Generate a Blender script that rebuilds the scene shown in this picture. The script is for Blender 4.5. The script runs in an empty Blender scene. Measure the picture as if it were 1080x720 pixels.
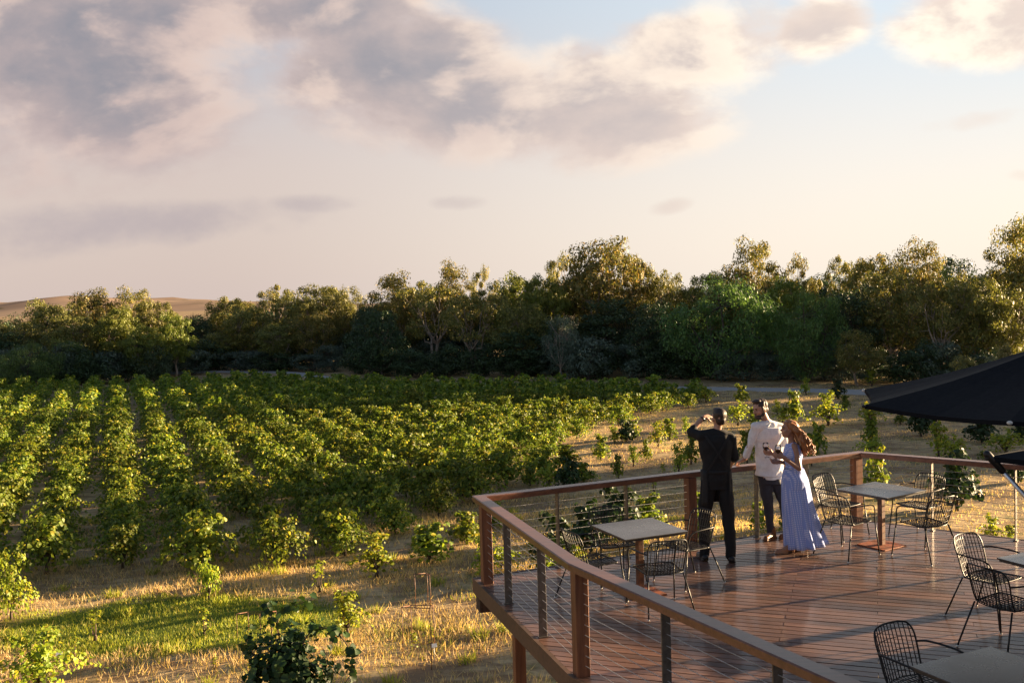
import bpy, math, random
import numpy as np
from mathutils import Vector, Matrix
PI=math.pi
S=bpy.context.scene
COL=S.collection
random.seed(7)
rng=np.random.default_rng(7)
G=-3.4                      # lawn level, the deck boards are z=0
EXPO=2.4
SUN_AZ=math.radians(19.5)     # forward of +X
SUN_EL=math.radians(8.2)
# ------------------------------------------------------------------ camera
F=1050.; PITCH=math.radians(2.4653); ROLL=math.radians(-1.6609); CH=3.3854
c,s=math.cos(PITCH),math.sin(PITCH)
M0=np.array([[1,0,0],[0,-s,-c],[0,c,-s]],float)
c,s=math.cos(ROLL),math.sin(ROLL)
RM=np.array([[c,-s,0],[s,c,0],[0,0,1]])@M0
CAMP=np.array([0,0,CH])
def ray(px,py): return RM.T@np.array([(px-540)/F,(py-360)/F,1.])
def onz(px,py,z):
    d=ray(px,py); return CAMP+d*((z-CH)/d[2])
def at(px,py,Y):
    d=ray(px,py); return CAMP+d*(Y/d[1])
cam=bpy.data.cameras.new('camera'); co=bpy.data.objects.new('camera',cam); COL.objects.link(co)
cam.sensor_width=36; cam.lens=F/1080*36; cam.clip_end=20000; cam.clip_start=.05
r_,u_,b_=RM[0],-RM[1],-RM[2]
co.matrix_world=Matrix(((r_[0],u_[0],b_[0],0),(r_[1],u_[1],b_[1],0),(r_[2],u_[2],b_[2],CH),(0,0,0,1)))
S.camera=co
# ------------------------------------------------------------------ tagging
def tag(o,label=None,cat=None,group=None,kind=None):
    if label: o['label']=label
    if cat: o['category']=cat
    if group: o['group']=group
    if kind: o['kind']=kind
    return o
def empty(name,loc=(0,0,0),rz=0,label=None,cat=None,group=None):
    o=bpy.data.objects.new(name,None); COL.objects.link(o); o.location=loc; o.rotation_euler=(0,0,rz)
    o.empty_display_size=.1
    return tag(o,label,cat,group)
def copy_tree(o,parent=None):
    c=o.copy(); COL.objects.link(c); c.parent=parent
    for ch in list(o.children): copy_tree(ch,c)
    return c
# ------------------------------------------------------------------ node helper
class N:
    def __init__(s,nt): s.nt=nt; nt.nodes.clear()
    def new(s,t,**k):
        n=s.nt.nodes.new(t)
        for a,b in k.items(): setattr(n,a,b)
        return n
    def link(s,a,b): s.nt.links.new(a,b)
    def put(s,inp,v):
        if v is None: return
        if isinstance(v,bpy.types.NodeSocket): s.link(v,inp)
        else:
            if isinstance(v,(tuple,list)) and len(v)==3 and inp.type=='RGBA': v=(*v,1)
            inp.default_value=v
    def m(s,op,a,b=None,c=None,clamp=False):
        n=s.new('ShaderNodeMath',operation=op); n.use_clamp=clamp
        s.put(n.inputs[0],a); s.put(n.inputs[1],b); s.put(n.inputs[2],c); return n.outputs[0]
    def mix(s,f,a,b,mode='MIX'):
        n=s.new('ShaderNodeMix',data_type='RGBA',blend_type=mode)
        s.put(n.inputs[0],f); s.put(n.inputs[6],a); s.put(n.inputs[7],b); return n.outputs[2]
    def ss(s,v,a,b,lo=0.,hi=1.):
        n=s.new('ShaderNodeMapRange',interpolation_type='SMOOTHSTEP')
        s.put(n.inputs[0],v); s.put(n.inputs[1],a); s.put(n.inputs[2],b); s.put(n.inputs[3],lo); s.put(n.inputs[4],hi); return n.outputs[0]
    def noise(s,vec,scale,detail=4,rough=.55,dist=0.,out='Fac'):
        n=s.new('ShaderNodeTexNoise'); s.put(n.inputs['Vector'],vec); n.inputs['Scale'].default_value=scale
        n.inputs['Detail'].default_value=detail; n.inputs['Roughness'].default_value=rough; n.inputs['Distortion'].default_value=dist
        return n.outputs[out]
    def obj(s): return s.new('ShaderNodeTexCoord').outputs['Object']
    def mapv(s,vec,scale=(1,1,1),rot=(0,0,0),loc=(0,0,0)):
        n=s.new('ShaderNodeMapping'); s.put(n.inputs[0],vec); n.inputs[1].default_value=loc; n.inputs[2].default_value=rot; n.inputs[3].default_value=scale; return n.outputs[0]
    def bump(s,h,strength,dist=.01):
        n=s.new('ShaderNodeBump'); s.put(n.inputs['Height'],h); n.inputs['Strength'].default_value=strength; n.inputs['Distance'].default_value=dist; return n.outputs[0]
    def out(s,sh): 
        o=s.new('ShaderNodeOutputMaterial'); s.link(sh,o.inputs[0])
    def pbr(s,col,rough=.6,metal=0.,normal=None,spec=None,coat=None,coatr=.1):
        p=s.new('ShaderNodeBsdfPrincipled'); s.put(p.inputs['Base Color'],col); s.put(p.inputs['Roughness'],rough); s.put(p.inputs['Metallic'],metal)
        if normal is not None: s.put(p.inputs['Normal'],normal)
        if spec is not None: p.inputs['Specular IOR Level'].default_value=spec
        if coat is not None: p.inputs['Coat Weight'].default_value=coat; p.inputs['Coat Roughness'].default_value=coatr
        return p.outputs[0]
def newmat(name):
    m=bpy.data.materials.new(name); m.use_nodes=True; return m,N(m.node_tree)
def simple(name,a,b=None,scale=12,rough=.6,metal=0.,bump=0.,vary=.0,stretch=(1,1,1),spec=None,coat=None,coatr=.1):
    m,n=newmat(name); v=n.mapv(n.obj(),stretch)
    f=n.noise(v,scale,5,.6); f=n.ss(f,.3,.7)
    colr=n.mix(f,a,b or tuple(x*.75 for x in a))
    r=n.m('ADD',rough-.06,n.m('MULTIPLY',f,.12))
    nm=n.bump(n.noise(v,scale*3,4),bump,.004) if bump else None
    n.out(n.pbr(colr,r,metal,nm,spec,coat,coatr)); return m
def leafmat(name,a,b,c=None,trans=.35,island=True,cw=.15,rough=.5):
    m,n=newmat(name)
    g=n.new('ShaderNodeNewGeometry'); oi=n.new('ShaderNodeObjectInfo')
    r=g.outputs['Random Per Island']
    colr=n.mix(r,a,b)
    if c:
        colr=n.mix(n.ss(n.m('FRACT',n.m('MULTIPLY',r,7.31)),1-cw,1-cw*.6),colr,c)
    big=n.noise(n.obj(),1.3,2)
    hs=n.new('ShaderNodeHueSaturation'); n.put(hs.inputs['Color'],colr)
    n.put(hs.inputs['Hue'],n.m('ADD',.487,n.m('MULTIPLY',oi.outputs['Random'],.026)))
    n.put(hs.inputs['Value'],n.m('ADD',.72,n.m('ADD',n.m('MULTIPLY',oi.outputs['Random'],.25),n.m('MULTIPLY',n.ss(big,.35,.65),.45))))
    p=n.pbr(hs.outputs[0],rough,0.,None,.35)
    t=n.new('ShaderNodeBsdfTranslucent'); n.put(t.inputs[0],n.mix(.5,hs.outputs[0],n.mix(1.,hs.outputs[0],(1.6,1.5,.5),'MULTIPLY')))
    mx=n.new('ShaderNodeMixShader'); mx.inputs[0].default_value=trans; n.link(p,mx.inputs[1]); n.link(t.outputs[0],mx.inputs[2])
    n.out(mx.outputs[0]); return m
# ------------------------------------------------------------------ mesh builders
def fast(name,V,Fc,mats,parent=None,mi=None,smooth=False):
    """V (n,3) array, Fc (m,k) array of equal-sized faces"""
    me=bpy.data.meshes.new(name); n,k=Fc.shape
    me.vertices.add(len(V)); me.vertices.foreach_set('co',np.ascontiguousarray(V,dtype=np.float32).ravel())
    me.loops.add(n*k); me.loops.foreach_set('vertex_index',Fc.astype(np.int32).ravel())
    me.polygons.add(n); me.polygons.foreach_set('loop_start',np.arange(0,n*k,k,dtype=np.int32))
    me.polygons.foreach_set('loop_total',np.full(n,k,dtype=np.int32))
    for m in (mats if isinstance(mats,list) else [mats]): me.materials.append(m)
    if mi is not None: me.polygons.foreach_set('material_index',mi.astype(np.int32))
    me.update(calc_edges=True); me.validate()
    if smooth: me.polygons.foreach_set('use_smooth',np.ones(n,dtype=bool))
    o=bpy.data.objects.new(name,me); COL.objects.link(o); o.parent=parent; return o
class MB:
    def __init__(s): s.v=[]; s.f=[]; s.sm=[]
    def add(s,vs,fs,smooth=False):
        o=len(s.v); s.v+= [tuple(map(float,p)) for p in vs]; s.f+=[tuple(i+o for i in f) for f in fs]; s.sm+=[smooth]*len(fs)
    def box(s,c,d,rz=0.,M=None,bev=0.):
        hx,hy,hz=d[0]/2,d[1]/2,d[2]/2
        if bev<=0:
            vs=[(x,y,z) for z in (-hz,hz) for x,y in ((-hx,-hy),(hx,-hy),(hx,hy),(-hx,hy))]
            fs=[(3,2,1,0),(4,5,6,7),(0,1,5,4),(1,2,6,5),(2,3,7,6),(3,0,4,7)]
        else:
            b=min(bev,hx*.9,hy*.9,hz*.9)
            vs=[];ring=[]
            def rect(ax,ay,z): return [(x,y,z) for x,y in ((-ax+b,-ay),(ax-b,-ay),(ax,-ay+b),(ax,ay-b),(ax-b,ay),(-ax+b,ay),(-ax,ay-b),(-ax,-ay+b))]
            vs=rect(hx-b*.6,hy-b*.6,-hz)+rect(hx,hy,-hz+b)+rect(hx,hy,hz-b)+rect(hx-b*.6,hy-b*.6,hz)
            fs=[tuple(range(7,-1,-1)),tuple(range(24,32))]
            for k in range(3):
                for i in range(8): j=(i+1)%8; fs.append((k*8+i,k*8+j,k*8+8+j,k*8+8+i))
        R=Matrix.Rotation(rz,3,'Z') if M is None else M
        s.add([R@Vector(p)+Vector(c) for p in vs],fs)
    def bar(s,p0,p1,w,h,bev=0.,up=(0,0,1)):
        p0=Vector(p0);p1=Vector(p1);d=p1-p0;L=d.length;d.normalize();u=Vector(up)
        x=d.cross(u)
        if x.length<1e-4: x=Vector((1,0,0))
        x.normalize(); z=x.cross(d)
        M=Matrix((x,d,z)).transposed(); s.box((p0+p1)/2,(w,L,h),M=M,bev=bev)
    def tube(s,pts,r,n=8,caps=True,smooth=True):
        P=[Vector(p) for p in pts]; m=len(P); R=[r]*m if not hasattr(r,'__len__') else list(r)
        vs=[];fs=[]; prev=None
        for i in range(m):
            d=(P[min(i+1,m-1)]-P[max(i-1,0)])
            if d.length<1e-9: d=Vector((0,0,1))
            d.normalize()
            if prev is None: a=d.orthogonal().normalized()
            else:
                a=prev-d*prev.dot(d)
                a=a.normalized() if a.length>1e-6 else d.orthogonal().normalized()
            prev=a; b=d.cross(a)
            for k in range(n):
                t=2*PI*k/n; vs.append(P[i]+(a*math.cos(t)+b*math.sin(t))*R[i])
        for i in range(m-1):
            for k in range(n): j=(k+1)%n; fs.append((i*n+k,i*n+j,i*n+n+j,i*n+n+k))
        if caps: fs.append(tuple(range(n-1,-1,-1))); fs.append(tuple((m-1)*n+k for k in range(n)))
        s.add(vs,fs,smooth)
    def loft(s,secs,n=16,smooth=True,caps=True):
        """secs: (centre, rx, ry, rz)"""
        vs=[];fs=[]
        for (c,rx,ry,rz) in secs:
            for k in range(n):
                t=2*PI*k/n; x,y=rx*math.cos(t),ry*math.sin(t)
                vs.append((c[0]+x*math.cos(rz)-y*math.sin(rz),c[1]+x*math.sin(rz)+y*math.cos(rz),c[2]))
        for i in range(len(secs)-1):
            for k in range(n): j=(k+1)%n; fs.append((i*n+k,i*n+j,i*n+n+j,i*n+n+k))
        if caps: fs.append(tuple(range(n-1,-1,-1))); fs.append(tuple((len(secs)-1)*n+k for k in range(n)))
        s.add(vs,fs,smooth)
    def ball(s,c,r,n=12,m=8,R=None):
        r=(r,r,r) if not hasattr(r,'__len__') else r
        vs=[(0,0,-1)];fs=[]
        for i in range(1,m):
            a=-PI/2+PI*i/m
            for k in range(n): t=2*PI*k/n; vs.append((math.cos(a)*math.cos(t),math.cos(a)*math.sin(t),math.sin(a)))
        vs.append((0,0,1)); T=len(vs)-1
        for k in range(n):
            j=(k+1)%n; fs.append((0,1+j,1+k)); fs.append((T,T-n+k,T-n+j))
            for i in range(m-2): a=1+i*n; fs.append((a+k,a+j,a+n+j,a+n+k))
        R=R or Matrix.Identity(3)
        s.add([Vector(c)+R@Vector((v[0]*r[0],v[1]*r[1],v[2]*r[2])) for v in vs],fs,True)
    def cap(s,p0,p1,r0,r1,n=12):
        p0=Vector(p0);p1=Vector(p1); d=(p1-p0)
        if d.length<1e-5: s.ball(p0,r0); return
        d.normalize(); pts=[];rs=[]
        for a in (-80,-55,-30,-10): t=math.radians(a); pts.append(p0+d*(r0*math.sin(t))); rs.append(r0*math.cos(t))
        for a in (10,30,55,80): t=math.radians(a); pts.append(p1+d*(r1*math.sin(t))); rs.append(r1*math.cos(t))
        s.tube(pts,rs,n)
    def chain(s,pts,rs,n=12):
        for i in range(len(pts)-1): s.cap(pts[i],pts[i+1],rs[i],rs[i+1],n)
    def build(s,name,mat,parent=None,loc=None):
        me=bpy.data.meshes.new(name); me.from_pydata(s.v,[],s.f)
        for m in (mat if isinstance(mat,list) else [mat]): me.materials.append(m)
        me.polygons.foreach_set('use_smooth',s.sm); me.update()
        o=bpy.data.objects.new(name,me); COL.objects.link(o); o.parent=parent
        if loc is not None: o.location=loc
        return o
    def organic(s,name,mat,parent,voxel=.01,smooth=3,displace=None):
        o=s.build(name,mat,None)
        m=o.modifiers.new('r','REMESH'); m.mode='VOXEL'; m.voxel_size=voxel
        if smooth:
            m=o.modifiers.new('s','SMOOTH'); m.iterations=smooth; m.factor=.5
        dg=bpy.context.evaluated_depsgraph_get(); dg.update()
        me=bpy.data.meshes.new_from_object(o.evaluated_get(dg)); old=o.data
        o.modifiers.clear(); o.data=me; me.name=name; bpy.data.meshes.remove(old)
        me.polygons.foreach_set('use_smooth',np.ones(len(me.polygons),dtype=bool))
        if displace:
            co_=np.empty(len(me.vertices)*3,dtype=np.float32); me.vertices.foreach_get('co',co_); co_=co_.reshape(-1,3)
            me.vertices.foreach_set('co',displace(co_).astype(np.float32).ravel()); me.update()
        o.parent=parent; return o
# ------------------------------------------------------------------ materials
M={}
def wood(name,a,b,rough,rz=0.,coat=None,coatr=.2,island=True,axis=0):
    m,n=newmat(name); v=n.obj()
    st=[(1.2,16,16),(16,1.2,16),(16,16,1.2)][axis]
    v=n.mapv(n.mapv(v,(1,1,1),(0,0,-rz)),st)
    g=n.new('ShaderNodeNewGeometry').outputs['Random Per Island']
    v2=n.new('ShaderNodeVectorMath',operation='ADD'); n.link(v,v2.inputs[0])
    cx=n.new('ShaderNodeCombineXYZ'); n.put(cx.inputs[0],n.m('MULTIPLY',g,37.)); n.put(cx.inputs[2],n.m('MULTIPLY',g,11.)); n.link(cx.outputs[0],v2.inputs[1])
    f=n.noise(v2.outputs[0],1.2,6,.65,.6)
    colr=n.mix(n.ss(f,.3,.7),a,b)
    colr=n.mix(1.,colr,n.mix(g,(.58,.58,.60),(1.38,1.33,1.28)),'MULTIPLY')
    blot=n.noise(n.obj(),1.1,4,.6); colr=n.mix(1.,colr,n.mix(n.ss(blot,.3,.7),(.80,.80,.82),(1.12,1.10,1.08)),'MULTIPLY')
    r=n.m('ADD',rough-.1,n.m('ADD',n.m('MULTIPLY',blot,.16),n.m('MULTIPLY',f,.1)))
    n.out(n.pbr(colr,r,0.,n.bump(f,.25,.003),None,coat,coatr)); return m
BRD=math.radians(-20)
M['deck']=wood('decking timber',(.090,.045,.030),(.175,.092,.062),.50,BRD,coat=.28,coatr=.12)
M['rail']=wood('handrail timber',(.10,.040,.020),(.18,.075,.040),.38,coat=.3,coatr=.25)
M['post']=wood('post timber',(.12,.042,.018),(.24,.095,.042),.5,axis=2)
M['fascia']=wood('fascia timber',(.075,.042,.024),(.12,.068,.042),.6)
M['bearer']=simple('bearer timber',(.07,.035,.02),(.03,.018,.012),rough=.8)
M['steelpost']=simple('weathered steel',(.17,.145,.12),(.10,.085,.07),scale=18,rough=.42,metal=.4)
M['cable']=simple('steel cable',(.45,.45,.45),rough=.55,metal=.5)
M['blackwire']=simple('black powder coat',(.010,.010,.011),(.014,.014,.015),rough=.42,spec=.35)
M['cap']=simple('pale foot cap',(.7,.68,.62),rough=.5)
M['tabletop']=simple('grey tabletop',(.075,.069,.064),(.066,.061,.057),scale=2,rough=.30,coat=.15,coatr=.25)
M['tableedge']=simple('dark table edge',(.05,.045,.04),rough=.5)
M['rust']=simple('rusted steel',(.34,.085,.025),(.16,.05,.02),scale=14,rough=.7,bump=.3)
M['rustdark']=simple('dark rusted steel',(.20,.075,.03),(.07,.035,.02),scale=14,rough=.55,bump=.2)
M['canopy']=simple('black canopy fabric',(.0045,.0055,.008),(.006,.007,.010),scale=30,rough=.9,bump=.15,spec=.15)
M['alu']=simple('brushed aluminium',(.62,.66,.72),rough=.3,metal=.8)
M['skin']=simple('light skin',(.44,.25,.175),(.38,.21,.14),scale=9,rough=.5)
M['skin2']=simple('tanned skin',(.38,.21,.14),(.33,.17,.11),scale=9,rough=.5)
M['hairdark']=simple('dark brown hair',(.022,.012,.008),(.04,.02,.012),scale=60,rough=.55,bump=.5,stretch=(1,1,.3))
M['hairred']=simple('auburn hair',(.44,.18,.055),(.20,.07,.022),scale=50,rough=.42,bump=.8,stretch=(1,1,.2))
M['whiteshirt']=simple('white linen',(.80,.80,.80),(.70,.70,.71),scale=30,rough=.85,bump=.35)
M['blackcloth']=simple('black cotton',(.005,.005,.006),(.008,.008,.008),scale=30,rough=.85,bump=.3)
M['apron']=simple('black apron canvas',(.007,.0065,.007),(.010,.009,.009),scale=30,rough=.75,bump=.3)
M['jeans']=simple('charcoal denim',(.020,.022,.032),(.035,.035,.045),scale=25,rough=.8,bump=.3)
M['boot']=simple('brown leather',(.20,.085,.03),(.12,.05,.02),scale=20,rough=.35)
M['sandal']=simple('tan leather',(.42,.20,.10),(.32,.15,.08),scale=20,rough=.4)
M['blackshoe']=simple('black leather',(.015,.012,.012),rough=.3)
M['white']=simple('white plastic',(.8,.8,.78),(.7,.7,.68),rough=.5)
M['eye']=simple('dark eye',(.02,.015,.012),rough=.2)
M['lip']=simple('lip',(.35,.12,.10),rough=.5)
m,n=newmat('blue checked cotton'); v=n.obj()
sx=n.new('ShaderNodeSeparateXYZ'); n.link(v,sx.inputs[0])
ang=n.m('ADD',n.m('MULTIPLY',sx.outputs[0],1.),n.m('MULTIPLY',sx.outputs[1],.8))
w1=n.m('SINE',n.m('MULTIPLY',ang,270.)); w2=n.m('SINE',n.m('MULTIPLY',sx.outputs[2],270.))
f=n.m('MULTIPLY',n.ss(w1,-.2,.6),n.ss(w2,-.4,.4))
n.out(n.pbr(n.mix(f,(.29,.38,.76),(.68,.72,.92)),.85,0.,n.bump(n.noise(v,20,3),.2,.01))); M['dress']=m
m,n=newmat('clear glass'); tr=n.new('ShaderNodeBsdfTransparent'); gl=n.new('ShaderNodeBsdfGlossy'); gl.inputs['Roughness'].default_value=.03; fr_=n.new('ShaderNodeFresnel'); fr_.inputs[0].default_value=1.35; mx=n.new('ShaderNodeMixShader'); n.link(fr_.outputs[0],mx.inputs[0]); n.link(tr.outputs[0],mx.inputs[1]); n.link(gl.outputs[0],mx.inputs[2]); n.out(mx.outputs[0]); M['glass']=m
M['wine']=simple('red wine',(.03,.003,.006),rough=.08)
M['wall']=simple('cream rendered wall',(.42,.37,.30),(.36,.32,.26),scale=3,rough=.85)
M['roofing']=simple('grey metal roof',(.22,.22,.22),rough=.45,metal=.4)
# foliage
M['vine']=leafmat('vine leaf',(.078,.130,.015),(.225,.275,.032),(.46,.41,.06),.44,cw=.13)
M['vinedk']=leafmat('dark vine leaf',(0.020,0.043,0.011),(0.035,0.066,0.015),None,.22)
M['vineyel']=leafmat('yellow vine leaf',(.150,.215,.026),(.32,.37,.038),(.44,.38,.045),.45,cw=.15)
M['bark']=simple('vine bark',(.09,.06,.04),(.05,.035,.025),rough=.9,bump=.4)
M['gumbark']=simple('gum bark',(.38,.31,.25),(.20,.15,.11),scale=1.5,rough=.85,stretch=(1,1,.25))
M['darkbark']=simple('dark bark',(.09,.07,.055),(.05,.04,.03),scale=3,rough=.9)
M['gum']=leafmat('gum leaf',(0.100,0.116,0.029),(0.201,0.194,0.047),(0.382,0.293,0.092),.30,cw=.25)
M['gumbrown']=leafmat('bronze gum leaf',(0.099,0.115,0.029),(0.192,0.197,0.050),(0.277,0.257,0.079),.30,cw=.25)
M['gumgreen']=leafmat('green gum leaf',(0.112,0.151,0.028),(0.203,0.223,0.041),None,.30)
M['willow']=leafmat('bright round tree leaf',(0.078,0.148,0.044),(0.136,0.212,0.062),None,.35)
M['blue']=leafmat('blue grey leaf',(0.077,0.114,0.083),(0.125,0.166,0.121),None,.2)
M['dark']=leafmat('dark evergreen leaf',(0.028,0.055,0.022),(0.054,0.087,0.032),None,.15)
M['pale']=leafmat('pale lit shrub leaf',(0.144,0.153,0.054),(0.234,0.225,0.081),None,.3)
M['drygrass']=leafmat('dry grass blade',(0.502,0.368,0.170),(0.741,0.577,0.275),(0.204,0.221,0.065),.4,cw=.2,rough=.7)
M['greengrass']=leafmat('green grass blade',(0.172,0.230,0.033),(0.391,0.425,0.055),(0.517,0.437,0.132),.45,cw=.14,rough=.6)
# ------------------------------------------------------------------ setting: ground, road, hills
gp=onz(190,655,G)
m,n=newmat('paddock ground'); v=n.obj()
sp=n.new('ShaderNodeSeparateXYZ'); n.link(v,sp.inputs[0]); X,Y=sp.outputs[0],sp.outputs[1]
a=n.noise(v,.35,5,.6); b=n.noise(n.mapv(v,(1,2.2,1),(0,0,-.3)),1.6,6,.65); cc=n.noise(v,14,4,.7)
straw=n.mix(n.ss(b,.35,.65),(.42,.29,.15),(.60,.44,.235))
straw=n.mix(n.ss(cc,.35,.7),straw,n.mix(.5,straw,(.70,.55,.29)))
soil=(.22,.135,.08)
colr=n.mix(n.ss(n.m('ADD',n.m('MULTIPLY',a,.5),n.m('MULTIPLY',b,.5)),.40,.60),n.mix(.75,straw,soil),straw)
grn=n.mix(cc,(.09,.125,.03),(.17,.20,.05))
colr=n.mix(n.m('MULTIPLY',n.ss(n.noise(v,.8,4,.6),.53,.68),.55),colr,grn)
def ell(cx,cy,rx,ry,rz=0.):
    dx=n.m('SUBTRACT',X,cx); dy=n.m('SUBTRACT',Y,cy)
    c_,s_=math.cos(rz),math.sin(rz)
    p=n.m('DIVIDE',n.m('ADD',n.m('MULTIPLY',dx,c_),n.m('MULTIPLY',dy,s_)),rx)
    q=n.m('DIVIDE',n.m('SUBTRACT',n.m('MULTIPLY',dy,c_),n.m('MULTIPLY',dx,s_)),ry)
    return n.m('ADD',n.m('MULTIPLY',p,p),n.m('MULTIPLY',q,q))
GPC=(float(gp[0]),float(gp[1]),4.0,1.9)
e=n.m('ADD',ell(*GPC),n.m('MULTIPLY',n.m('SUBTRACT',b,.5),1.2))
colr=n.mix(n.ss(e,.7,1.2,1,0),colr,n.mix(cc,(.10,.15,.02),(.19,.24,.035)))
# far paddocks beyond the trees
colr=n.mix(n.ss(Y,120,200),colr,(.36,.26,.15))
n.out(n.pbr(colr,.95,0.,n.bump(n.m('ADD',n.m('MULTIPLY',b,.6),n.m('MULTIPLY',cc,.25)),.9,.08),.1)); M['ground']=m
# graded sheet: fine near the lawn, coarse out to the horizon
xs=np.concatenate([np.linspace(-5400,-140,14),np.linspace(-120,120,161),np.linspace(140,5400,14)])
ys=np.concatenate([np.linspace(-450,-20,6),np.linspace(0,130,105),np.linspace(150,5000,20)])
XX,YY=np.meshgrid(xs,ys); ZZ=np.full_like(XX,G)
near=(np.abs(XX)<118)&(YY>2)&(YY<126)
ZZ=ZZ+near*(.05*np.sin(XX*.9+YY*.35)+.04*np.sin(YY*1.3-XX*.4)+rng.normal(0,.012,XX.shape)-.05)
nx,ny=len(xs),len(ys); idx=np.arange(nx*ny).reshape(ny,nx)
Fg=np.stack([idx[:-1,:-1],idx[:-1,1:],idx[1:,1:],idx[1:,:-1]],-1).reshape(-1,4)
gr=fast('ground',np.stack([XX,YY,ZZ],-1).reshape(-1,3),Fg,M['ground'],smooth=True); tag(gr,kind='structure')
# road
rp=[(20,395),(120,393.2),(230,391.6),(285,392),(318,393.8),(338,397),(360,400.5),(400,403),(500,405),(620,407),(740,409),(880,411.5),(1000,415),(1100,419)]
pts=[onz(x,y,G+.06) for x,y in rp]
pts=[Vector((p[0],p[1],G+.10)) for p in pts]
fine=[]
for i in range(len(pts)-1):
    for t in np.linspace(0,1,8,endpoint=False):
        p0=pts[max(i-1,0)];p1=pts[i];p2=pts[i+1];p3=pts[min(i+2,len(pts)-1)]
        fine.append(.5*((2*p1)+(p2-p0)*t+(2*p0-5*p1+4*p2-p3)*t*t+(3*p1-p0-3*p2+p3)*t**3))
m,n=newmat('pale gravel road'); v=n.obj()
n.out(n.pbr(n.mix(n.noise(v,.9,5,.65),(.30,.29,.27),(.42,.40,.38)),.8,0.,n.bump(n.noise(v,8,4),.4,.02))); M['road']=m
def strip(name,P,w,zoff,mat,top=.0):
    vs=[];fs=[]
    for i,p in enumerate(P):
        d=(P[min(i+1,len(P)-1)]-P[max(i-1,0)]); d.z=0; d.normalize(); x=Vector((-d.y,d.x,0))
        for a,z in ((-w/2-.4,-.2),(-w/2,zoff),(0,zoff+.04),(w/2,zoff),(w/2+.4,-.2)): vs.append(p+x*a+Vector((0,0,z)))
    for i in range(len(P)-1):
        for k in range(4): fs.append((i*5+k,i*5+k+1,i*5+k+6,i*5+k+5))
    b=MB(); b.add(vs,fs,True); return b.build(name,mat)
o=strip('road',fine,1.1,.0,M['road']); tag(o,kind='structure')
# hills
m,n=newmat('hazed dry grass hill'); v=n.obj()
hc=n.mix(n.ss(n.noise(v,.004,5,.55),.35,.65),(.25,.185,.145),(.31,.235,.18))  # dry grass tan, paled towards purple to put distance haze into the colour
hc=n.mix(n.ss(n.noise(n.mapv(v,(1,1,3)),.012,3,.5),.62,.70),hc,(.10,.10,.05))
n.out(n.pbr(hc,1.,0.,None,.0)); M['hill']=m
def hill(y0,depth,hf,x0,x1,n1=180,n2=26):
    xs=np.linspace(x0,x1,n1); t=np.linspace(0,1,n2)
    XX,TT=np.meshgrid(xs,t); H=hf(XX)*np.sin(np.clip(TT*1.25,0,1)*PI/2)**1.3*(1-.0*TT)
    H=H*(1+.10*np.sin(XX*.013+TT*7)+.07*np.sin(XX*.031-TT*11))
    Z=G-2+H; Yy=y0+depth*TT
    idx=np.arange(n1*n2).reshape(n2,n1)
    Fh=np.stack([idx[:-1,:-1],idx[:-1,1:],idx[1:,1:],idx[1:,:-1]],-1).reshape(-1,4)
    o=fast('hills',np.stack([XX,Yy,Z],-1).reshape(-1,3),Fh,M['hill'],smooth=True); tag(o,kind='structure'); return o
def hf1(x):  # ridge profile, taller to the left
    u=x/2600.
    h=52+8*np.sin(u*14+.6)+6*np.sin(u*29+2)+4*np.sin(u*55)
    return h*np.clip(1.15-.55*np.clip((u+.5)/.5,0,1.4),.3,1.3)
hill(2000,900,lambda x:hf1(x)*.64*np.clip(-(x+250)/900.,.12,1)*1.0,-3600,3600)
hill(3300,900,lambda x:(60+9*np.sin(x*.0042+1.)+5*np.sin(x*.011))*np.clip(-(x+500)/1300.,.10,1),-5200,5200)
#----CHUNK2
# ------------------------------------------------------------------ foliage helpers
def unit(v): return v/np.maximum(np.linalg.norm(v,axis=-1,keepdims=True),1e-9)
def leaves(P,Nn,size,aspect=1.,lobed=False,D=None,fold=.25):
    """P (n,3) leaf centres, Nn (n,3) normals, size (n,) -> verts, faces; lobed = 6-gon pair folded at the midrib"""
    n=len(P); Nn=unit(Nn)
    if D is None: D=rng.normal(size=(n,3))
    T=unit(D-Nn*np.sum(D*Nn,1,keepdims=True)); B=np.cross(Nn,T)
    sz=size[:,None]
    if not lobed:
        w=aspect
        q=[(-.5,0,0),(0,-.5*w,fold*.5*w),(.5,0,0),(0,.5*w,fold*.5*w)]
        V=np.stack([P+sz*(T*a+B*b+Nn*c_) for a,b,c_ in q],1).reshape(-1,3)
        base=(np.arange(n)*4)[:,None]
        Fc=np.concatenate([base+np.array([[0,1,2]]),base+np.array([[0,2,3]])],0)
        # keep islands: share verts
        return V,Fc
    q=[(-.45,0,0),(-.30,-.42,.14),(.10,-.50,.18),(.55,0,-.06),(.10,.50,.18),(-.30,.42,.14)]
    V=np.stack([P+sz*(T*a+B*b+Nn*c_) for a,b,c_ in q],1).reshape(-1,3)
    base=(np.arange(n)*6)[:,None]
    Fc=np.concatenate([base+np.array([[0,1,2]]),base+np.array([[0,2,3]]),base+np.array([[0,3,4]]),base+np.array([[0,4,5]])],0)
    return V,Fc
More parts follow.
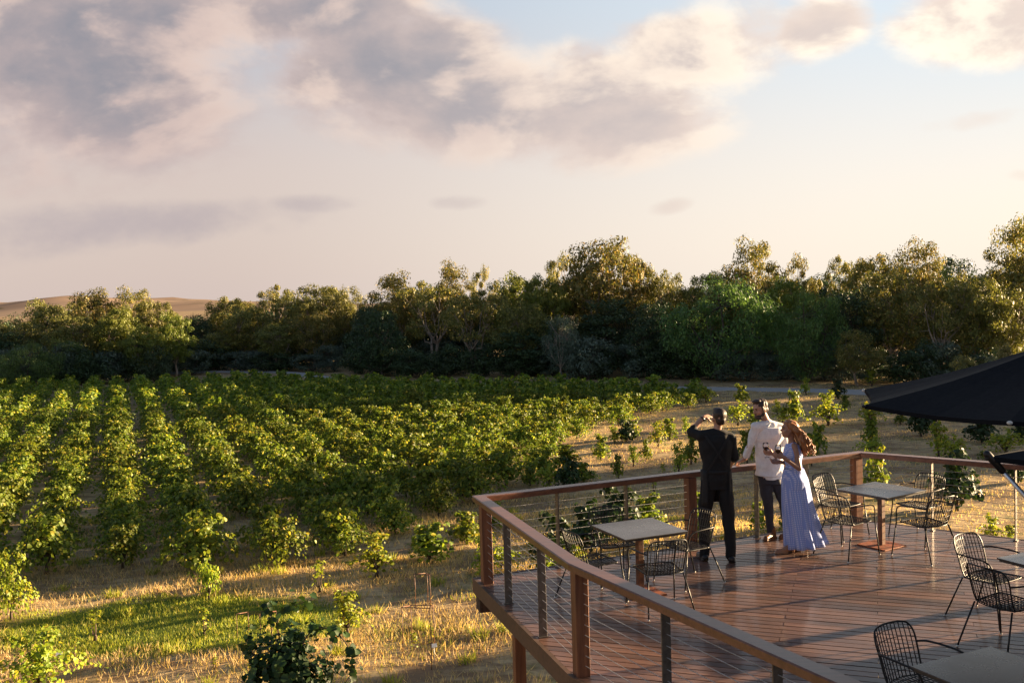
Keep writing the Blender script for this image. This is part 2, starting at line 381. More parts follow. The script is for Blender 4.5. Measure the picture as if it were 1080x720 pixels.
def vine_points(h,w,canes,per,fill,seed,up=.5):
    """cane curves + leaf positions of one bush vine"""
    r=np.random.default_rng(seed); curves=[];P=[];Nn=[]
    for k in range(canes):
        a=2*PI*(k+r.uniform(-.4,.4))/canes; L=w*.5*r.uniform(.7,1.3)
        top=h*r.uniform(.72,1.05); st=np.array([.05*math.cos(a),.05*math.sin(a),h*.2])
        if r.random()<up: L*=.45; top=h*r.uniform(.95,1.25); end=top*.97
        else: end=top*r.uniform(.08,.7)
        c1=st+np.array([math.cos(a)*L*.35,math.sin(a)*L*.35,(top-st[2])*1.25]); c2=np.array([math.cos(a)*L,math.sin(a)*L,end])
        t=np.linspace(0,1,9)[:,None]; cv=(1-t)**2*st+2*t*(1-t)*c1+t*t*c2; curves.append(cv)
        t=r.uniform(.12,1.,per)[:,None]; p=(1-t)**2*st+2*t*(1-t)*c1+t*t*c2
        off=r.normal(size=(per,3))*np.array([.085,.085,.06])*(h/1.4)
        P.append(p+off); Nn.append(np.array([math.cos(a)*.5,math.sin(a)*.5,.7])+unit(off)*.7+r.normal(size=(per,3))*.45)
    if fill:
        q=unit(r.normal(size=(fill,3)))*(r.uniform(.35,1.,fill)**.5)[:,None]
        lump=1+.18*np.sin(q[:,0]*7+seed)+.15*np.sin(q[:,1]*8+seed*2)
        p=q*lump[:,None]*np.array([w*.42,w*.42,h*.38])+np.array([0,0,h*.47])
        P.append(p); Nn.append(q+np.array([0,0,.5])+r.normal(size=(fill,3))*.5)
    return curves,np.concatenate(P),np.concatenate(Nn)
def make_vine(h,w,canes,per,fill,lsize,seed,mat,up=.4,lobed=True,name='grapevine'):
    r=np.random.default_rng(seed); cv,P,Nn=vine_points(h,w,canes,per,fill,seed,up)
    P[:,2]=np.maximum(P[:,2],.07)
    V,Fc=leaves(P,Nn,lsize*r.uniform(.6,1.2,len(P)),1.,lobed)
    root=empty(name)
    fast('foliage',V,Fc,mat,root)
    b=MB(); pts=[(0,0,-.08),(.02*r.normal(),.02*r.normal(),h*.12),(.03*r.normal(),.03*r.normal(),h*.18),(0,0,h*.23)]
    b.tube(pts,[.055*h,.042*h,.036*h,.045*h],7)
    for c_ in cv: b.tube(c_[::2] if per>0 else c_,[.014*h,.010*h,.007*h,.005*h,.003*h],4,False)
    b.build('stem',M['bark'],root)
    return root
# ---- foliage of the dense block
d_row=np.array([-.369,.929]); d_row/=np.linalg.norm(d_row); d_per=np.array([d_row[1],-d_row[0]])
blockpoly=[onz(*p,G)[:2] for p in [(-60,600),(60,612),(190,600),(300,598),(372,590),(430,566),(470,548),(500,540),(545,520),(600,485),(618,458),(655,448),(668,440),(735,432),(742,414)]]
blockpoly=[(-70,26)]+[tuple(p) for p in blockpoly]+[(13,65),(2,73),(-11,79),(-17,85),(-24,87),(-60,90),(-75,90)]
def inside(p,poly):
    x,y=p; c_=False; j=len(poly)-1
    for i in range(len(poly)):
        xi,yi=poly[i]; xj,yj=poly[j]
        if (yi>y)!=(yj>y) and x<(xj-xi)*(y-yi)/(yj-yi)+xi: c_=not c_
        j=i
    return c_
spots=[]
for i in range(-60,60):
    for k in range(10,90):
        p=np.array([-5.8,24.5])+d_per*(i*1.86)+d_row*((k-14)*1.62+(i%2)*.5)
        if not inside(p,blockpoly): continue
        if p[0]<-.535*p[1]-1.6: continue
        p=p+rng.normal(0,.10,2)
        if rng.random()<.035: continue
        spots.append((float(np.hypot(*p)),p))
spots.sort(key=lambda t:t[0])
print('vines',len(spots))
protos=[make_vine(.90,1.84,25,31,330,.100,100+i,M['vine'],up=.55) for i in range(7)]
used=set()
VG='grapevines in the dense vineyard block'
nin=300
for j,(dist,p) in enumerate(spots[:nin]):
    k=int(rng.integers(0,7)) if j>=7 else j
    o=protos[k] if k not in used else copy_tree(protos[k]); used.add(k)
    sc=rng.uniform(.82,1.18); 
    if p[0]>0: sc*=rng.uniform(.75,1.)
    o.location=(p[0],p[1],G); o.rotation_euler=(0,0,rng.uniform(0,6.28)); o.scale=(sc*rng.uniform(.9,1.12),sc,sc*rng.uniform(.88,1.12))
    tag(o,'mature green grapevine in the dense planted rows of the vineyard block','grapevine',VG)
# the rest of the block as one object
pool=[]
for i in range(6):
    _,P,Nn=vine_points(.90,1.65,16,14,150,300+i,.5); P[:,2]=np.maximum(P[:,2],.1)
    pool.append(leaves(P,Nn,.20*np.random.default_rng(i).uniform(.6,1.2,len(P)),.85,False))
VV=[];FF=[];o_=0
for (dist,p) in spots[nin:]:
    V,Fc=pool[int(rng.integers(0,6))]; a=rng.uniform(0,6.28); sc=rng.uniform(.82,1.18)*(1 if dist>0 else 1)
    R=np.array([[math.cos(a),-math.sin(a),0],[math.sin(a),math.cos(a),0],[0,0,1]])
    VV.append(V@R.T*sc+np.array([p[0],p[1],G])); FF.append(Fc+o_); o_+=len(V)
o=fast('far_vine_rows',np.concatenate(VV),np.concatenate(FF),M['vine'])
tag(o,'far rows of the green vineyard running together in front of the gravel road','vineyard rows',kind='stuff')
# ---- single vines
yv=[make_vine(1.0,1.05,10,30,70,.10,500+i,M['vineyel'],up=.5,name='young_grapevine') for i in range(3)]   # yellow, upright
gv=[make_vine(1.0,1.15,9,34,150,.13,520+i,M['vine'],up=.6,name='grapevine') for i in range(4)]           # green bush
Yv=[make_vine(1.0,1.7,11,60,260,.085,590+i,M['vineyel'],up=.5,name='young_grapevine') for i in range(2)]
sv=[make_vine(1.0,.7,4,12,6,.12,540+i,M['vineyel'],up=.9,name='vine_seedling') for i in range(2)]         # thin, sparse
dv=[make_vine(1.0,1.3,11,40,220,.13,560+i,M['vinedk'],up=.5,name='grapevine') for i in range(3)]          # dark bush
protoset={'y':yv,'g':gv,'s':sv,'d':dv,'Y':Yv}; firsts=set()
def single(px,py,hpx,wpx,kind,label,cat='grapevine',group=None):
    g=onz(px,py,G); pxm=F/g[1]; h=hpx/pxm; w=wpx/pxm
    ps=protoset[kind]; i=int(rng.integers(0,len(ps))); base=ps[i]
    o=base if (kind,i) not in firsts else copy_tree(base); firsts.add((kind,i))
    o.location=(g[0],g[1],G-.02); o.rotation_euler=(0,0,rng.uniform(0,6.28))
    bw={'y':.95,'g':1.15,'s':.7,'d':1.3,'Y':1.7}[kind]
    o.scale=(w/bw,w/bw,h/1.05)
    return tag(o,label,cat,group)
SL=[
(452,592,34,58,'g','broad green grapevine standing alone between the yellow bush and the deck corner'),
(397,606,38,46,'y','bright yellow green bush vine in the dry grass in front of the vineyard block'),
(364,583,26,24,'y','small yellow upright vine at the front edge of the shaded vine rows'),
(366,668,40,42,'y','yellow green vine on thin bare stems above the white label near the dark vine'),
(337,622,26,28,'s','sparse yellow vine on a thin stem left of the bright yellow bush'),
(221,632,46,24,'y','slim yellow vine standing against the front of the dark green vines'),
(216,668,24,20,'s','small leafy yellow seedling at the right end of the bright green grass patch'),
(100,672,24,26,'s','thin seedling at the left end of the bright green grass patch'),
(78,690,16,18,'s','tiny seedling in dry grass between the yellow bush and the green grass patch'),
(12,652,60,56,'Y','arching yellow vine at the left edge of the photo'),
(42,728,58,100,'Y','low spreading yellow vine in the bottom left corner'),
(512,606,36,36,'y','bright yellow vine behind the corner post of the deck'),
(530,600,26,30,'y','yellow vine behind the first thin posts of the left railing'),
(226,706,12,16,'s','tiny pale seedling beside the large dark vine'),
(437,683,14,16,'s','small seedling growing inside the wire frame on the left leg side'),
(455,677,14,12,'s','small seedling growing inside the wire frame on the right leg side'),
(492,572,28,40,'g','green vine just left of the deck corner behind the handrail'),
(520,556,26,36,'g','green vine behind the left end of the far handrail'),
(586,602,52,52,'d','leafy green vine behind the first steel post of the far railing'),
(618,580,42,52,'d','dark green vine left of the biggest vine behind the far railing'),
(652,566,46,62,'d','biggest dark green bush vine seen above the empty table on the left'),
(684,560,34,44,'g','green vine at the right end of the clump behind the left table'),
(600,600,28,36,'y','yellow leaved vine low behind the left table'),
(576,610,28,26,'y','yellow leaved vine seen through the cables below the far handrail'),
(735,570,48,34,'g','green vine seen between the legs of the man in black'),
(800,562,30,22,'g','green vine low behind the man in the white shirt'),
(832,560,22,24,'g','green vine low behind the dress of the woman'),
(579,516,28,26,'y','yellow green vine touching the top of the far handrail, third from the deck corner'),
(560,512,16,22,'g','low green vine just above the far handrail left of the yellow one'),
(601,515,28,32,'d','dark green vine just above the middle of the left handrail span'),
(598,500,26,36,'g','green vine behind the dark vine above the far handrail'),
(634,484,22,24,'g','upright green vine alone in the open dry grass, nearest to the dense block'),
(616,508,18,30,'g','low green bush by the handrail, right of the dark vine'),
(648,468,16,16,'y','small yellow green vine in the open ground at the ragged edge of the block'),
(660,466,20,24,'d','dark leafy vine in the middle of the open ground beside the block'),
(668,462,16,16,'g','small green vine beside the dark leafy one in the open ground'),
(668,490,18,16,'y','pale upright vine left of the man in black at a distance'),
(682,484,18,16,'g','small green vine in the gap between two yellow ones behind the railing'),
(652,503,20,16,'g','narrow green vine on bare dry ground above the handrail'),
(694,470,22,22,'y','sunlit vine upper left of the man in black'),
(706,463,20,22,'g','green vine right of the sunlit vine near the man in black'),
(723,456,14,12,'y','small lit vine just left of the raised elbow'),
(716,498,26,22,'y','yellow green vine next to the left side of the man in black'),
(729,488,28,24,'g','green vine touching the left side of the man in black'),
(700,503,12,10,'s','tiny seedling just above the handrail left of the square post'),
(690,519,14,16,'s','small seedling just under the handrail left of the square post'),
(745,424,16,18,'y','far yellow green vine above the raised hand of the man in black'),
(782,424,16,20,'g','far green vine between the heads of the two men'),
(778,447,24,24,'y','lit yellow green vine between the two men'),
(796,452,20,20,'g','green vine partly behind the head of the bearded man'),
(788,486,30,22,'g','green vine left of the white shirt'),
(820,438,14,14,'y','small lit vine between the heads of the couple'),
(838,445,28,22,'g','green vine above the head of the woman'),
(826,446,14,20,'y','lit low vine above the forehead of the woman'),
(850,416,15,13,'y','far lit vine right above the woman, close to the road'),
(884,421,18,20,'d','far dark vine close to the road, left of the umbrella tip'),
(891,432,14,14,'g','low green vine left of the umbrella tip'),
(919,406,14,16,'y','far lit vine behind the tip of the black umbrella'),
(873,448,30,34,'y','tall sunlit vine between the woman and the umbrella tip'),
(862,478,28,28,'g','green vine behind the red hair of the woman'),
(856,490,26,18,'y','lit vine next to the red hair of the woman'),
(918,446,22,28,'y','sunlit vine directly under the umbrella tip'),
(919,470,26,24,'g','green vine under the sunlit one in the row above the far corner post'),
(920,482,22,26,'y','lit vine just above the far corner post of the railing'),
(925,524,46,32,'g','tall green vine right behind the far corner post'),
(950,446,10,18,'g','low green vine under the canopy edge'),
(972,460,32,34,'d','dark spiky vine right of centre below the umbrella'),
(990,480,30,28,'y','sunlit vine just above the right handrail'),
(1005,486,28,26,'y','second sunlit vine just above the right handrail, right of the taller one'),
(1010,536,52,56,'d','dark broad vine behind the far right chair'),
(1036,466,26,40,'d','dark spreading vine below the umbrella near the right edge'),
(1060,478,26,36,'y','bright yellow vine below the umbrella near the right edge'),
(1040,486,10,22,'g','low green shrub right above the handrail near the steel strut'),
(1077,466,20,24,'d','dark vine cut by the right edge of the photo below the umbrella'),
(1074,508,24,26,'d','dark vine cut by the right edge of the photo behind the railing'),
(1046,572,26,26,'y','yellow green vine low behind the right hand steel post of the railing'),
(1066,580,24,22,'y','yellow vine at the right edge just below deck level'),
]
for t in SL: single(*t[:5],t[5],'seedling' if t[4]=='s' else 'grapevine')
# ---- tall foreground vine with long arching canes
def hero_vine():
    base=onz(312,790,G); Y=float(base[1]); r=np.random.default_rng(77)
    root=empty('grapevine',tuple(base),0,'large dark green vine with a long arching cane in the near foreground','grapevine')
    def q(px,py,dy=0): p=at(px,py,Y+dy); return p-base
    canes=[([(306,760),(300,700),(293,655),(306,640),(330,632)],0,44,.05),([(306,740),(290,690),(285,650),(282,638)],.2,40,.05),
           ([(310,740),(315,690),(330,664),(350,664),(366,680),(372,705),(362,722)],-.1,115,.05),([(306,750),(280,710),(262,680),(262,668)],-.3,46,.06),
           ([(310,750),(330,710),(345,705),(360,712)],.2,48,.06),([(300,760),(270,730),(250,715)],.1,40,.06)]
    P=[];Nn=[];b=MB()
    b.tube([(0,0,-.1),(.03,0,.25),(-.02,0,.5),(0,0,.7)],[.07,.05,.045,.05],8)
    for pl,dy,nl,sp in canes:
        K=[q(x,y,dy*(i/len(pl))) for i,(x,y) in enumerate(pl)]; K=[np.array([0,0,.65])]+K
        # smooth polyline
        F_=[]
        for i in range(len(K)-1):
            for t in np.linspace(0,1,6,endpoint=False):
                p0=K[max(i-1,0)];p1=K[i];p2=K[i+1];p3=K[min(i+2,len(K)-1)]
                F_.append(.5*((2*p1)+(p2-p0)*t+(2*p0-5*p1+4*p2-p3)*t*t+(3*p1-p0-3*p2+p3)*t**3))
        F_.append(K[-1]); F_=np.array(F_)
        b.tube(F_,np.linspace(.018,.005,len(F_)),6)
        i=r.integers(3,len(F_),nl); o=r.normal(size=(nl,3))*sp*np.array([1.3,1.6,1.2]); P.append(F_[i]+o); Nn.append(unit(o)+np.array([.1,-.3,.6])+r.normal(size=(nl,3))*.4)
    nf=1500; qv=unit(r.normal(size=(nf,3)))*(r.uniform(.1,1,nf)**.5)[:,None]
    cpt=q(300,712); P.append(cpt+qv*np.array([.62,.55,.72])*(1+.25*np.sin(qv[:,:1]*9))); Nn.append(qv+np.array([0,0,.5])+r.normal(size=(nf,3))*.4)
    P=np.concatenate(P);Nn=np.concatenate(Nn)
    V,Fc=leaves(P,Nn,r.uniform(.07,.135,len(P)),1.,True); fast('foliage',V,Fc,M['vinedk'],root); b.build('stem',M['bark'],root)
hero_vine()
# ------------------------------------------------------------------ trees
def make_tree(name,seed,H,W,base,leafm,barkm,nclump,per,clump_r,leaf,aspect=.5,droop=.3,shell=.6,nlimb=6,lean=0.,flat=.7,trunks=1,round_=False,gap=.0):
    """H height, W crown width, base = fraction where the crown starts"""
    r=np.random.default_rng(seed); root=empty(name)
    cz=H*(base+1)/2; rz=H*(1-base)/2; rx=W/2
    C=[]
    tries=0
    while len(C)<nclump and tries<nclump*40:
        tries+=1
        q=unit(r.normal(size=3))*r.uniform(shell,1)**.6
        if round_: lob=1.
        else: lob=1+.16*math.sin(3*math.atan2(q[1],q[0])+seed)+.10*math.sin(5*q[2]+seed*1.7+2*q[0])
        p=np.array([q[0]*rx*lob,q[1]*rx*lob,cz+q[2]*rz*(lob if q[2]>0 else 1)])
        if gap and any(np.linalg.norm((p-c0)/np.array([1,1,.8]))<gap for c0 in C): continue
        C.append(p)
    C=np.array(C); dd_=np.linalg.norm(C[:,None]-C[None],axis=-1)+99*np.eye(len(C)); C=C[np.sort(dd_,axis=1)[:,2]<clump_r*2.1]; n=len(C)
    cr=clump_r*r.uniform(.65,1.35,n)
    Q=unit(r.normal(size=(n,per,3)))*(r.uniform(.15,1,(n,per,1))**.45)
    P=C[:,None,:]+Q*cr[:,None,None]*np.array([1,1,flat])
    P[...,2]-=droop*cr[:,None]*np.abs(Q[...,0])*.5
    Nn=Q*1.1+r.normal(size=Q.shape)*.33+np.array([0,0,.12]); 
    D=np.broadcast_to(np.array([0,0,-1.]),Q.shape)*droop*2+r.normal(size=Q.shape)*(1-.5*droop)
    P=P.reshape(-1,3)
    V,Fc=leaves(P,Nn.reshape(-1,3),leaf*r.uniform(.6,1.25,len(P)),aspect,False,D.reshape(-1,3))
    b=MB(); R0=H*.018+.05
    for tnk in range(trunks):
        a0=r.uniform(0,6.28); fork=np.array([lean+ (W*.10*math.cos(a0) if trunks>1 else 0),(W*.1*math.sin(a0) if trunks>1 else 0),H*(base*.75+.03)])
        st=np.array([.3*math.cos(a0)*(trunks>1),.3*math.sin(a0)*(trunks>1),-.3]); mid=(st+fork)/2+r.normal(size=3)*[W*.02,W*.02,0]
        b.tube([st,mid,fork],[R0*1.1,R0*.85,R0*.7],8)
        mine=[i for i in range(n) if i%trunks==tnk]
        L=max(2,nlimb//trunks)
        ends=[C[mine[i]] for i in r.permutation(len(mine))[:L]]
        nodes=[]
        for e_ in ends:
            mid=fork+(e_-fork)*.5+np.array([0,0,-.04*H])+r.normal(size=3)*W*.04
            cv=[fork,fork+(mid-fork)*.5+r.normal(size=3)*W*.02,mid,mid+(e_-mid)*.5+r.normal(size=3)*W*.03,e_]
            b.tube(cv,[R0*.55,R0*.42,R0*.32,R0*.2,R0*.06],6,False); nodes+=cv[1:4]
        nodes=np.array(nodes)
        for i in mine:
            if True: 
                k=np.argmin(np.linalg.norm(nodes-C[i],axis=1)); b.tube([nodes[k],(nodes[k]+C[i])/2+r.normal(size=3)*.3,C[i]],[R0*.2,R0*.13,R0*.05],4,False)
    b.build('trunk',barkm,root)
    fast('crown',V,Fc,leafm,root)
    root['H']=H; root['W']=W
    return root
TP={}
TP['gumA']=[make_tree('gum_tree',11,12,9.5,.26,M['gum'],M['gumbark'],74,190,1.2,.40,.42,.5,.45,7,flat=.75,gap=1.25),
            make_tree('gum_tree',12,12,8,.30,M['gum'],M['gumbark'],64,190,1.15,.40,.42,.5,.45,6,flat=.8,trunks=2,gap=1.25),
            make_tree('gum_tree',13,12,9.,.26,M['gum'],M['gumbark'],66,190,1.3,.40,.42,.5,.4,7,flat=.7,trunks=2,gap=1.3)]
TP['gumB']=[make_tree('gum_tree',21,12,9.5,.26,M['gumbrown'],M['gumbark'],66,190,1.3,.40,.42,.5,.45,8,gap=1.3),
            make_tree('gum_tree',22,12,8.5,.30,M['gumbrown'],M['gumbark'],62,190,1.2,.40,.42,.5,.45,6,gap=1.2,trunks=3)]
TP['gumG']=[make_tree('gum_tree',31,12,8.,.25,M['gumgreen'],M['gumbark'],68,190,1.1,.38,.45,.4,.45,6,gap=1.2),
            make_tree('gum_tree',32,12,7,.22,M['gumgreen'],M['gumbark'],62,190,1.1,.38,.45,.4,.4,5,gap=1.2)]
TP['open']=[make_tree('gum_tree',41,12,11,.38,M['gum'],M['gumbark'],58,200,1.1,.38,.42,.6,.45,9,flat=.62,gap=1.35,trunks=2),
            make_tree('gum_tree',42,12,11,.34,M['gum'],M['gumbark'],52,200,1.15,.38,.42,.6,.5,9,flat=.6,gap=1.4,trunks=3)]
TP['round']=[make_tree('round_tree',51,10,9.5,.12,M['willow'],M['darkbark'],80,190,1.1,.30,.35,.9,.62,6,flat=1.15,round_=True),
             make_tree('round_tree',52,10,7.5,.10,M['willow'],M['darkbark'],72,190,1.05,.30,.35,.9,.62,6,flat=1.1,round_=True)]
TP['blue']=[make_tree('blue_grey_tree',61,10,7,.2,M['blue'],M['gumbark'],70,110,.95,.26,.4,.6,.5,6,flat=.95,round_=True)]
TP['dark']=[make_tree('evergreen_tree',71,12,10,.10,M['dark'],M['darkbark'],95,120,1.35,.38,.5,.4,.35,6),
            make_tree('evergreen_tree',72,12,9,.08,M['dark'],M['darkbark'],90,120,1.3,.38,.5,.4,.35,6)]
TP['shrub']=[make_tree('shrub',81,4,4.6,.0,M['blue'],M['darkbark'],34,110,.75,.24,.5,.4,.3,5,round_=True),
             make_tree('shrub',82,4,4.2,.0,M['dark'],M['darkbark'],34,110,.75,.24,.5,.4,.3,5)]
TP['pale']=[make_tree('shrub',91,4,3.4,.05,M['pale'],M['darkbark'],30,110,.6,.22,.5,.4,.35,5)]
tused=set()
def depth(px): return float(np.interp(px,[-60,0,190,212,345,400,560,740,900,1080,1200],[94,93,94,107,101,92,86,78,73,68,66]))
def tree(px,ytop,kind,wpx,dd,label,cat='tree',group=None,i=None,zb=0.):
    """tree whose axis stands at image column px, dd metres beyond the edge of the wood"""
    Y=depth(px)+dd; p=at(px,ytop,Y); H=p[2]-G-zb
    ps=TP[kind]; i=int(rng.integers(0,len(ps))) if i is None else i; base=ps[i]
    o=base if (kind,i) not in tused else copy_tree(base); tused.add((kind,i))
    H0,W0=base['H'],base['W']; w=wpx/F*Y
    o.location=(p[0],p[1],G+zb); o.rotation_euler=(0,0,rng.uniform(0,6.28))
    s_=w/W0*.93; o.scale=(s_*1.04,s_*1.04,H/H0*.99)
    return tag(o,label,cat,group)
T_=[
# far left clump (lit)
(12,338,'gumB',70,6,'bronze crowned gum tree at the far left edge of the wood'),
(50,317,'gumB',62,12,'tall bronze gum left of the tallest tree on the left'),
(95,303,'gumA',48,10,'tallest gum of the left group, rounded top against the dry hills'),
(78,330,'gumB',56,3,'brown leaved gum in front of the left group with pale trunks'),
(122,322,'gumG',46,2,'bright green gum at the middle of the left group'),
(135,309,'gumA',52,10,'gum with a broad dark top right of the tallest left tree'),
(160,314,'gumB',46,7,'bronze gum with two tops near the right end of the left group'),
(183,330,'gumG',36,4,'slim yellow green gum at the right end of the left group'),
(150,342,'gumG',40,0,'low light green gum standing in front of the left group'),
(30,362,'round',66,-4,'light green rounded tree low at the left edge'),
(62,357,'round',52,-2,'second light green rounded tree near the left edge, right of the lower one'),
(8,352,'dark',60,4,'dark tree behind the rounded trees at the left edge'),
# middle left
(204,334,'dark',40,8,'dark evergreen filling the dip between the left group and the middle trees'),
(226,326,'dark',50,10,'dark evergreen at the start of the middle rise'),
(245,312,'gumA',50,10,'olive gum with a flat crown above the bend of the road'),
(286,295,'open',56,12,'open crowned gum with a ragged top above the left road bend'),
(262,322,'gumA',48,4,'olive gum with pale limbs standing over the road bend'),
(312,309,'gumB',52,6,'sunlit bronze gum right of the ragged topped one'),
(340,298,'gumB',58,12,'broad bronze gum on the skyline left of the middle dip'),
(366,303,'gumB',40,12,'small topped bronze gum at the edge of the middle dip'),
(330,328,'gumA',48,2,'lower olive gum in front of the bronze skyline gums'),
(228,350,'gumA',44,1,'low olive gum at the left of the road bend'),
(292,340,'gumB',44,0,'low brownish gum right behind the road bend'),
# centre
(388,316,'dark',52,4,'dark tree at the left of the centre group'),
(415,294,'gumA',66,10,'dark crowned gum left of the trees with leaning pale trunks'),
(400,330,'dark',60,-1,'dark low tree above the right bend of the road'),
(452,290,'open',80,6,'wide open gum with leaning pale trunks left of centre'),
(478,283,'gumA',52,12,'olive gum on the skyline behind the leaning trunks'),
(516,276,'open',44,12,'wispy topped gum poking above its neighbours left of centre'),
(500,300,'open',78,1,'spreading gum with long forked pale limbs at the centre left'),
(545,287,'gumG',50,10,'yellow green gum on the skyline left of the tallest centre tree'),
(572,290,'gumG',50,6,'light green gum touching the left side of the tallest centre tree'),
(548,318,'gumB',54,1,'bronze leaved gum in front, below the yellow green one'),
(604,262,'open',66,12,'left half of the tall centre pair, open crowned gum'),
(636,249,'gumA',84,9,'tallest gum of the centre with an airy crown of separate clumps'),
(664,266,'open',60,12,'airy gum joined to the right of the tallest centre tree'),
(700,286,'gumB',48,12,'small bronze gum on the skyline right of the tallest centre tree'),
(590,329,'blue',40,-3,'small rounded blue grey tree with a visible thin trunk in front of the wood'),
(640,318,'dark',90,4,'wide dark tree under the tallest centre gum'),
(560,340,'dark',76,1,'dark tree left of the small blue grey tree'),
(690,322,'dark',60,1,'dark tree left of the big rounded green tree'),
(620,350,'shrub',60,-2,'blue grey shrub right of the small blue grey tree'),
# right
(757,292,'round',118,0,'biggest rounded green tree in front of the wood at the right'),
(853,306,'round',74,-1,'second rounded green tree, narrower, right of the biggest one'),
(748,284,'gumB',50,12,'bronze gum behind the left of the biggest rounded tree'),
(792,260,'gumA',66,14,'pointed tall gum behind the biggest rounded tree'),
(838,263,'open',54,14,'open topped gum on the skyline with dark tufts'),
(882,262,'open',56,16,'flat topped gum with two dark tufts on the skyline'),
(826,292,'gumG',60,6,'olive green gum between the two rounded trees'),
(918,267,'gumA',62,12,'dense green gum on the right skyline'),
(962,262,'gumA',62,12,'sunlit topped gum on the right skyline above the pale trunks'),
(1000,264,'open',60,14,'gum with a flat lit top near the right end of the skyline'),
(900,296,'dark',80,4,'dark green tree with pale forked trunks above the umbrella tip'),
(945,290,'gumA',80,4,'broad gum over the black umbrella with forked pale branches'),
(988,290,'open',84,1,'spreading gum with long pale limbs over the umbrella'),
(1028,292,'gumB',72,2,'bronze gum lit by the sun just above the black umbrella'),
(1060,306,'gumB',60,3,'bronze gum at the right edge above the umbrella'),
(1068,241,'gumA',70,10,'tallest dark gum at the right edge of the photo'),
(1108,246,'gumA',80,8,'tall gum cut off by the right edge of the photo'),
(905,352,'gumA',50,-3,'small tree with thin twin trunks behind the umbrella tip'),
(1016,374,'pale',32,-8,'pale sunlit shrub above the ridge of the black umbrella'),
(1056,362,'pale',26,-8,'second pale sunlit shrub above the umbrella, close to the right edge'),
]
for t in T_: tree(t[0],t[1],t[2],t[3],t[4],t[5],'shrub' if t[2] in('pale','shrub') else 'tree')
# understorey and backing rows nothing tells apart
for px in range(-40,1160,26):
    tree(px+rng.uniform(-8,8),rng.uniform(352,372),'shrub',rng.uniform(38,60),rng.uniform(-1.5,1.5),'dark low shrub in the understorey at the foot of the wood','shrub','understorey shrubs at the foot of the wood')
for px in range(-60,1180,22):
    tree(px+rng.uniform(-8,8),rng.uniform(346,364),'shrub',rng.uniform(50,72),rng.uniform(9,14),'dark low shrub in the understorey at the foot of the wood','shrub','understorey shrubs at the foot of the wood')
deep=0
sky=[(-40,322),(45,322),(95,312),(165,320),(195,334),(240,318),(290,306),(340,303),(385,322),(415,300),(480,292),(547,292),(590,288),(650,278),(685,290),(726,302),(760,286),(812,278),(876,274),(911,280),(960,272),(1031,268),(1080,256),(1160,250)]
for px in list(range(-60,1200,30))+[-999]+list(range(260,1100,34)):
    if px==-999: deep=14; continue
    yt=np.interp(px,[a for a,b in sky],[b for a,b in sky])
    tree(px,yt+rng.uniform(6,22),'dark',rng.uniform(60,80),rng.uniform(16,24)+deep,'dark evergreen deep inside the wood behind the front trees','tree','trees deep inside the wood')
# trees to the right, beyond the frame, that throw the long evening shadows
for (x,y,hh,k,w) in [(40,31.4,9.,'gumA',3.6),(47,48.6,11.,'gumA',7),(57,54.5,12,'dark',8),(41,51.5,5.,'dark',8),(43,58,5.,'dark',8),(46,65,5.5,'dark',9),(40,45.5,4.2,'dark',6),(52,70,7,'gumB',9)]:
    base=TP[k][0]; o=copy_tree(base); o.location=(x,y,G); o.scale=(w/base['W'],w/base['W'],hh/base['H']); o.rotation_euler=(0,0,rng.uniform(0,6))
    tag(o,'tree of the wood edge standing right of the photo frame','tree','trees right of the frame')
# ------------------------------------------------------------------ grass
def blades(n,xr,yr,hmin,hmax,w,reject,zc=G):
    x=rng.uniform(*xr,n); y=rng.uniform(*yr,n); ok=reject(x,y); x,y=x[ok],y[ok]; n=len(x)
    h=rng.uniform(hmin,hmax,n); a=rng.uniform(0,2*PI,n); l=rng.normal(0,.5,(n,2))
    z=zc+.05*np.sin(x*.9+y*.35)+.04*np.sin(y*1.3-x*.4)-.07
    ww=w*rng.uniform(.6,1.3,n)
    A=np.stack([x-np.cos(a)*ww/2,y-np.sin(a)*ww/2,z],-1);B=np.stack([x+np.cos(a)*ww/2,y+np.sin(a)*ww/2,z],-1)
    C_=np.stack([x+l[:,0]*h,y+l[:,1]*h,z+.03+h],-1)
    return np.stack([A,B,C_],1).reshape(-1,3),np.arange(n*3).reshape(-1,3)
def pnoise(x,y,f,s0):
    r=np.random.default_rng(s0); v=0
    for k in range(5): a,b,c_,d=r.uniform(-1,1,2).tolist()+r.uniform(0,6,2).tolist(); v=v+np.sin(x*f*(1+k*.45)*a*1.6+y*f*(1+k*.5)*b*1.6+c_)*(1/(1+.4*k))
    return v/2.2
def gpatch(x,y): 
    return ((x-GPC[0])/GPC[2])**2+((y-GPC[1])/GPC[3])**2+.5*pnoise(x,y,1.5,3)
def vis(x,y): return (np.abs(x)<.56*y+1)&(rng.random(len(x))<np.clip((pnoise(x,y,.9,1)+1.1)*.8,.25,1))
parts=[blades(52000,(-16,4),(15,26.5),.05,.17,.022,lambda x,y:vis(x,y)&(gpatch(x,y)>.8)),
       blades(26000,(-14,8),(26,34),.05,.16,.03,vis),
       blades(75000,(-4,36),(26,72),.04,.10,.03,lambda x,y:vis(x,y)&(x>-.1*(y-26)))]
VV=[];FF=[];k=0
for V,Fc in parts: VV.append(V);FF.append(Fc+k);k+=len(V)
o=fast('dry_grass',np.concatenate(VV),np.concatenate(FF),M['drygrass']); tag(o,'dry straw coloured grass covering the ground around the vines','grass',kind='stuff')
parts=[blades(26000,(GPC[0]-5,GPC[0]+5),(GPC[1]-3,GPC[1]+3),.03,.09,.022,lambda x,y:gpatch(x,y)<1.0),
       blades(22000,(-14,5),(14.5,24),.04,.12,.022,lambda x,y:(pnoise(x,y,.9,9)>.35))]
VV=[];FF=[];k=0
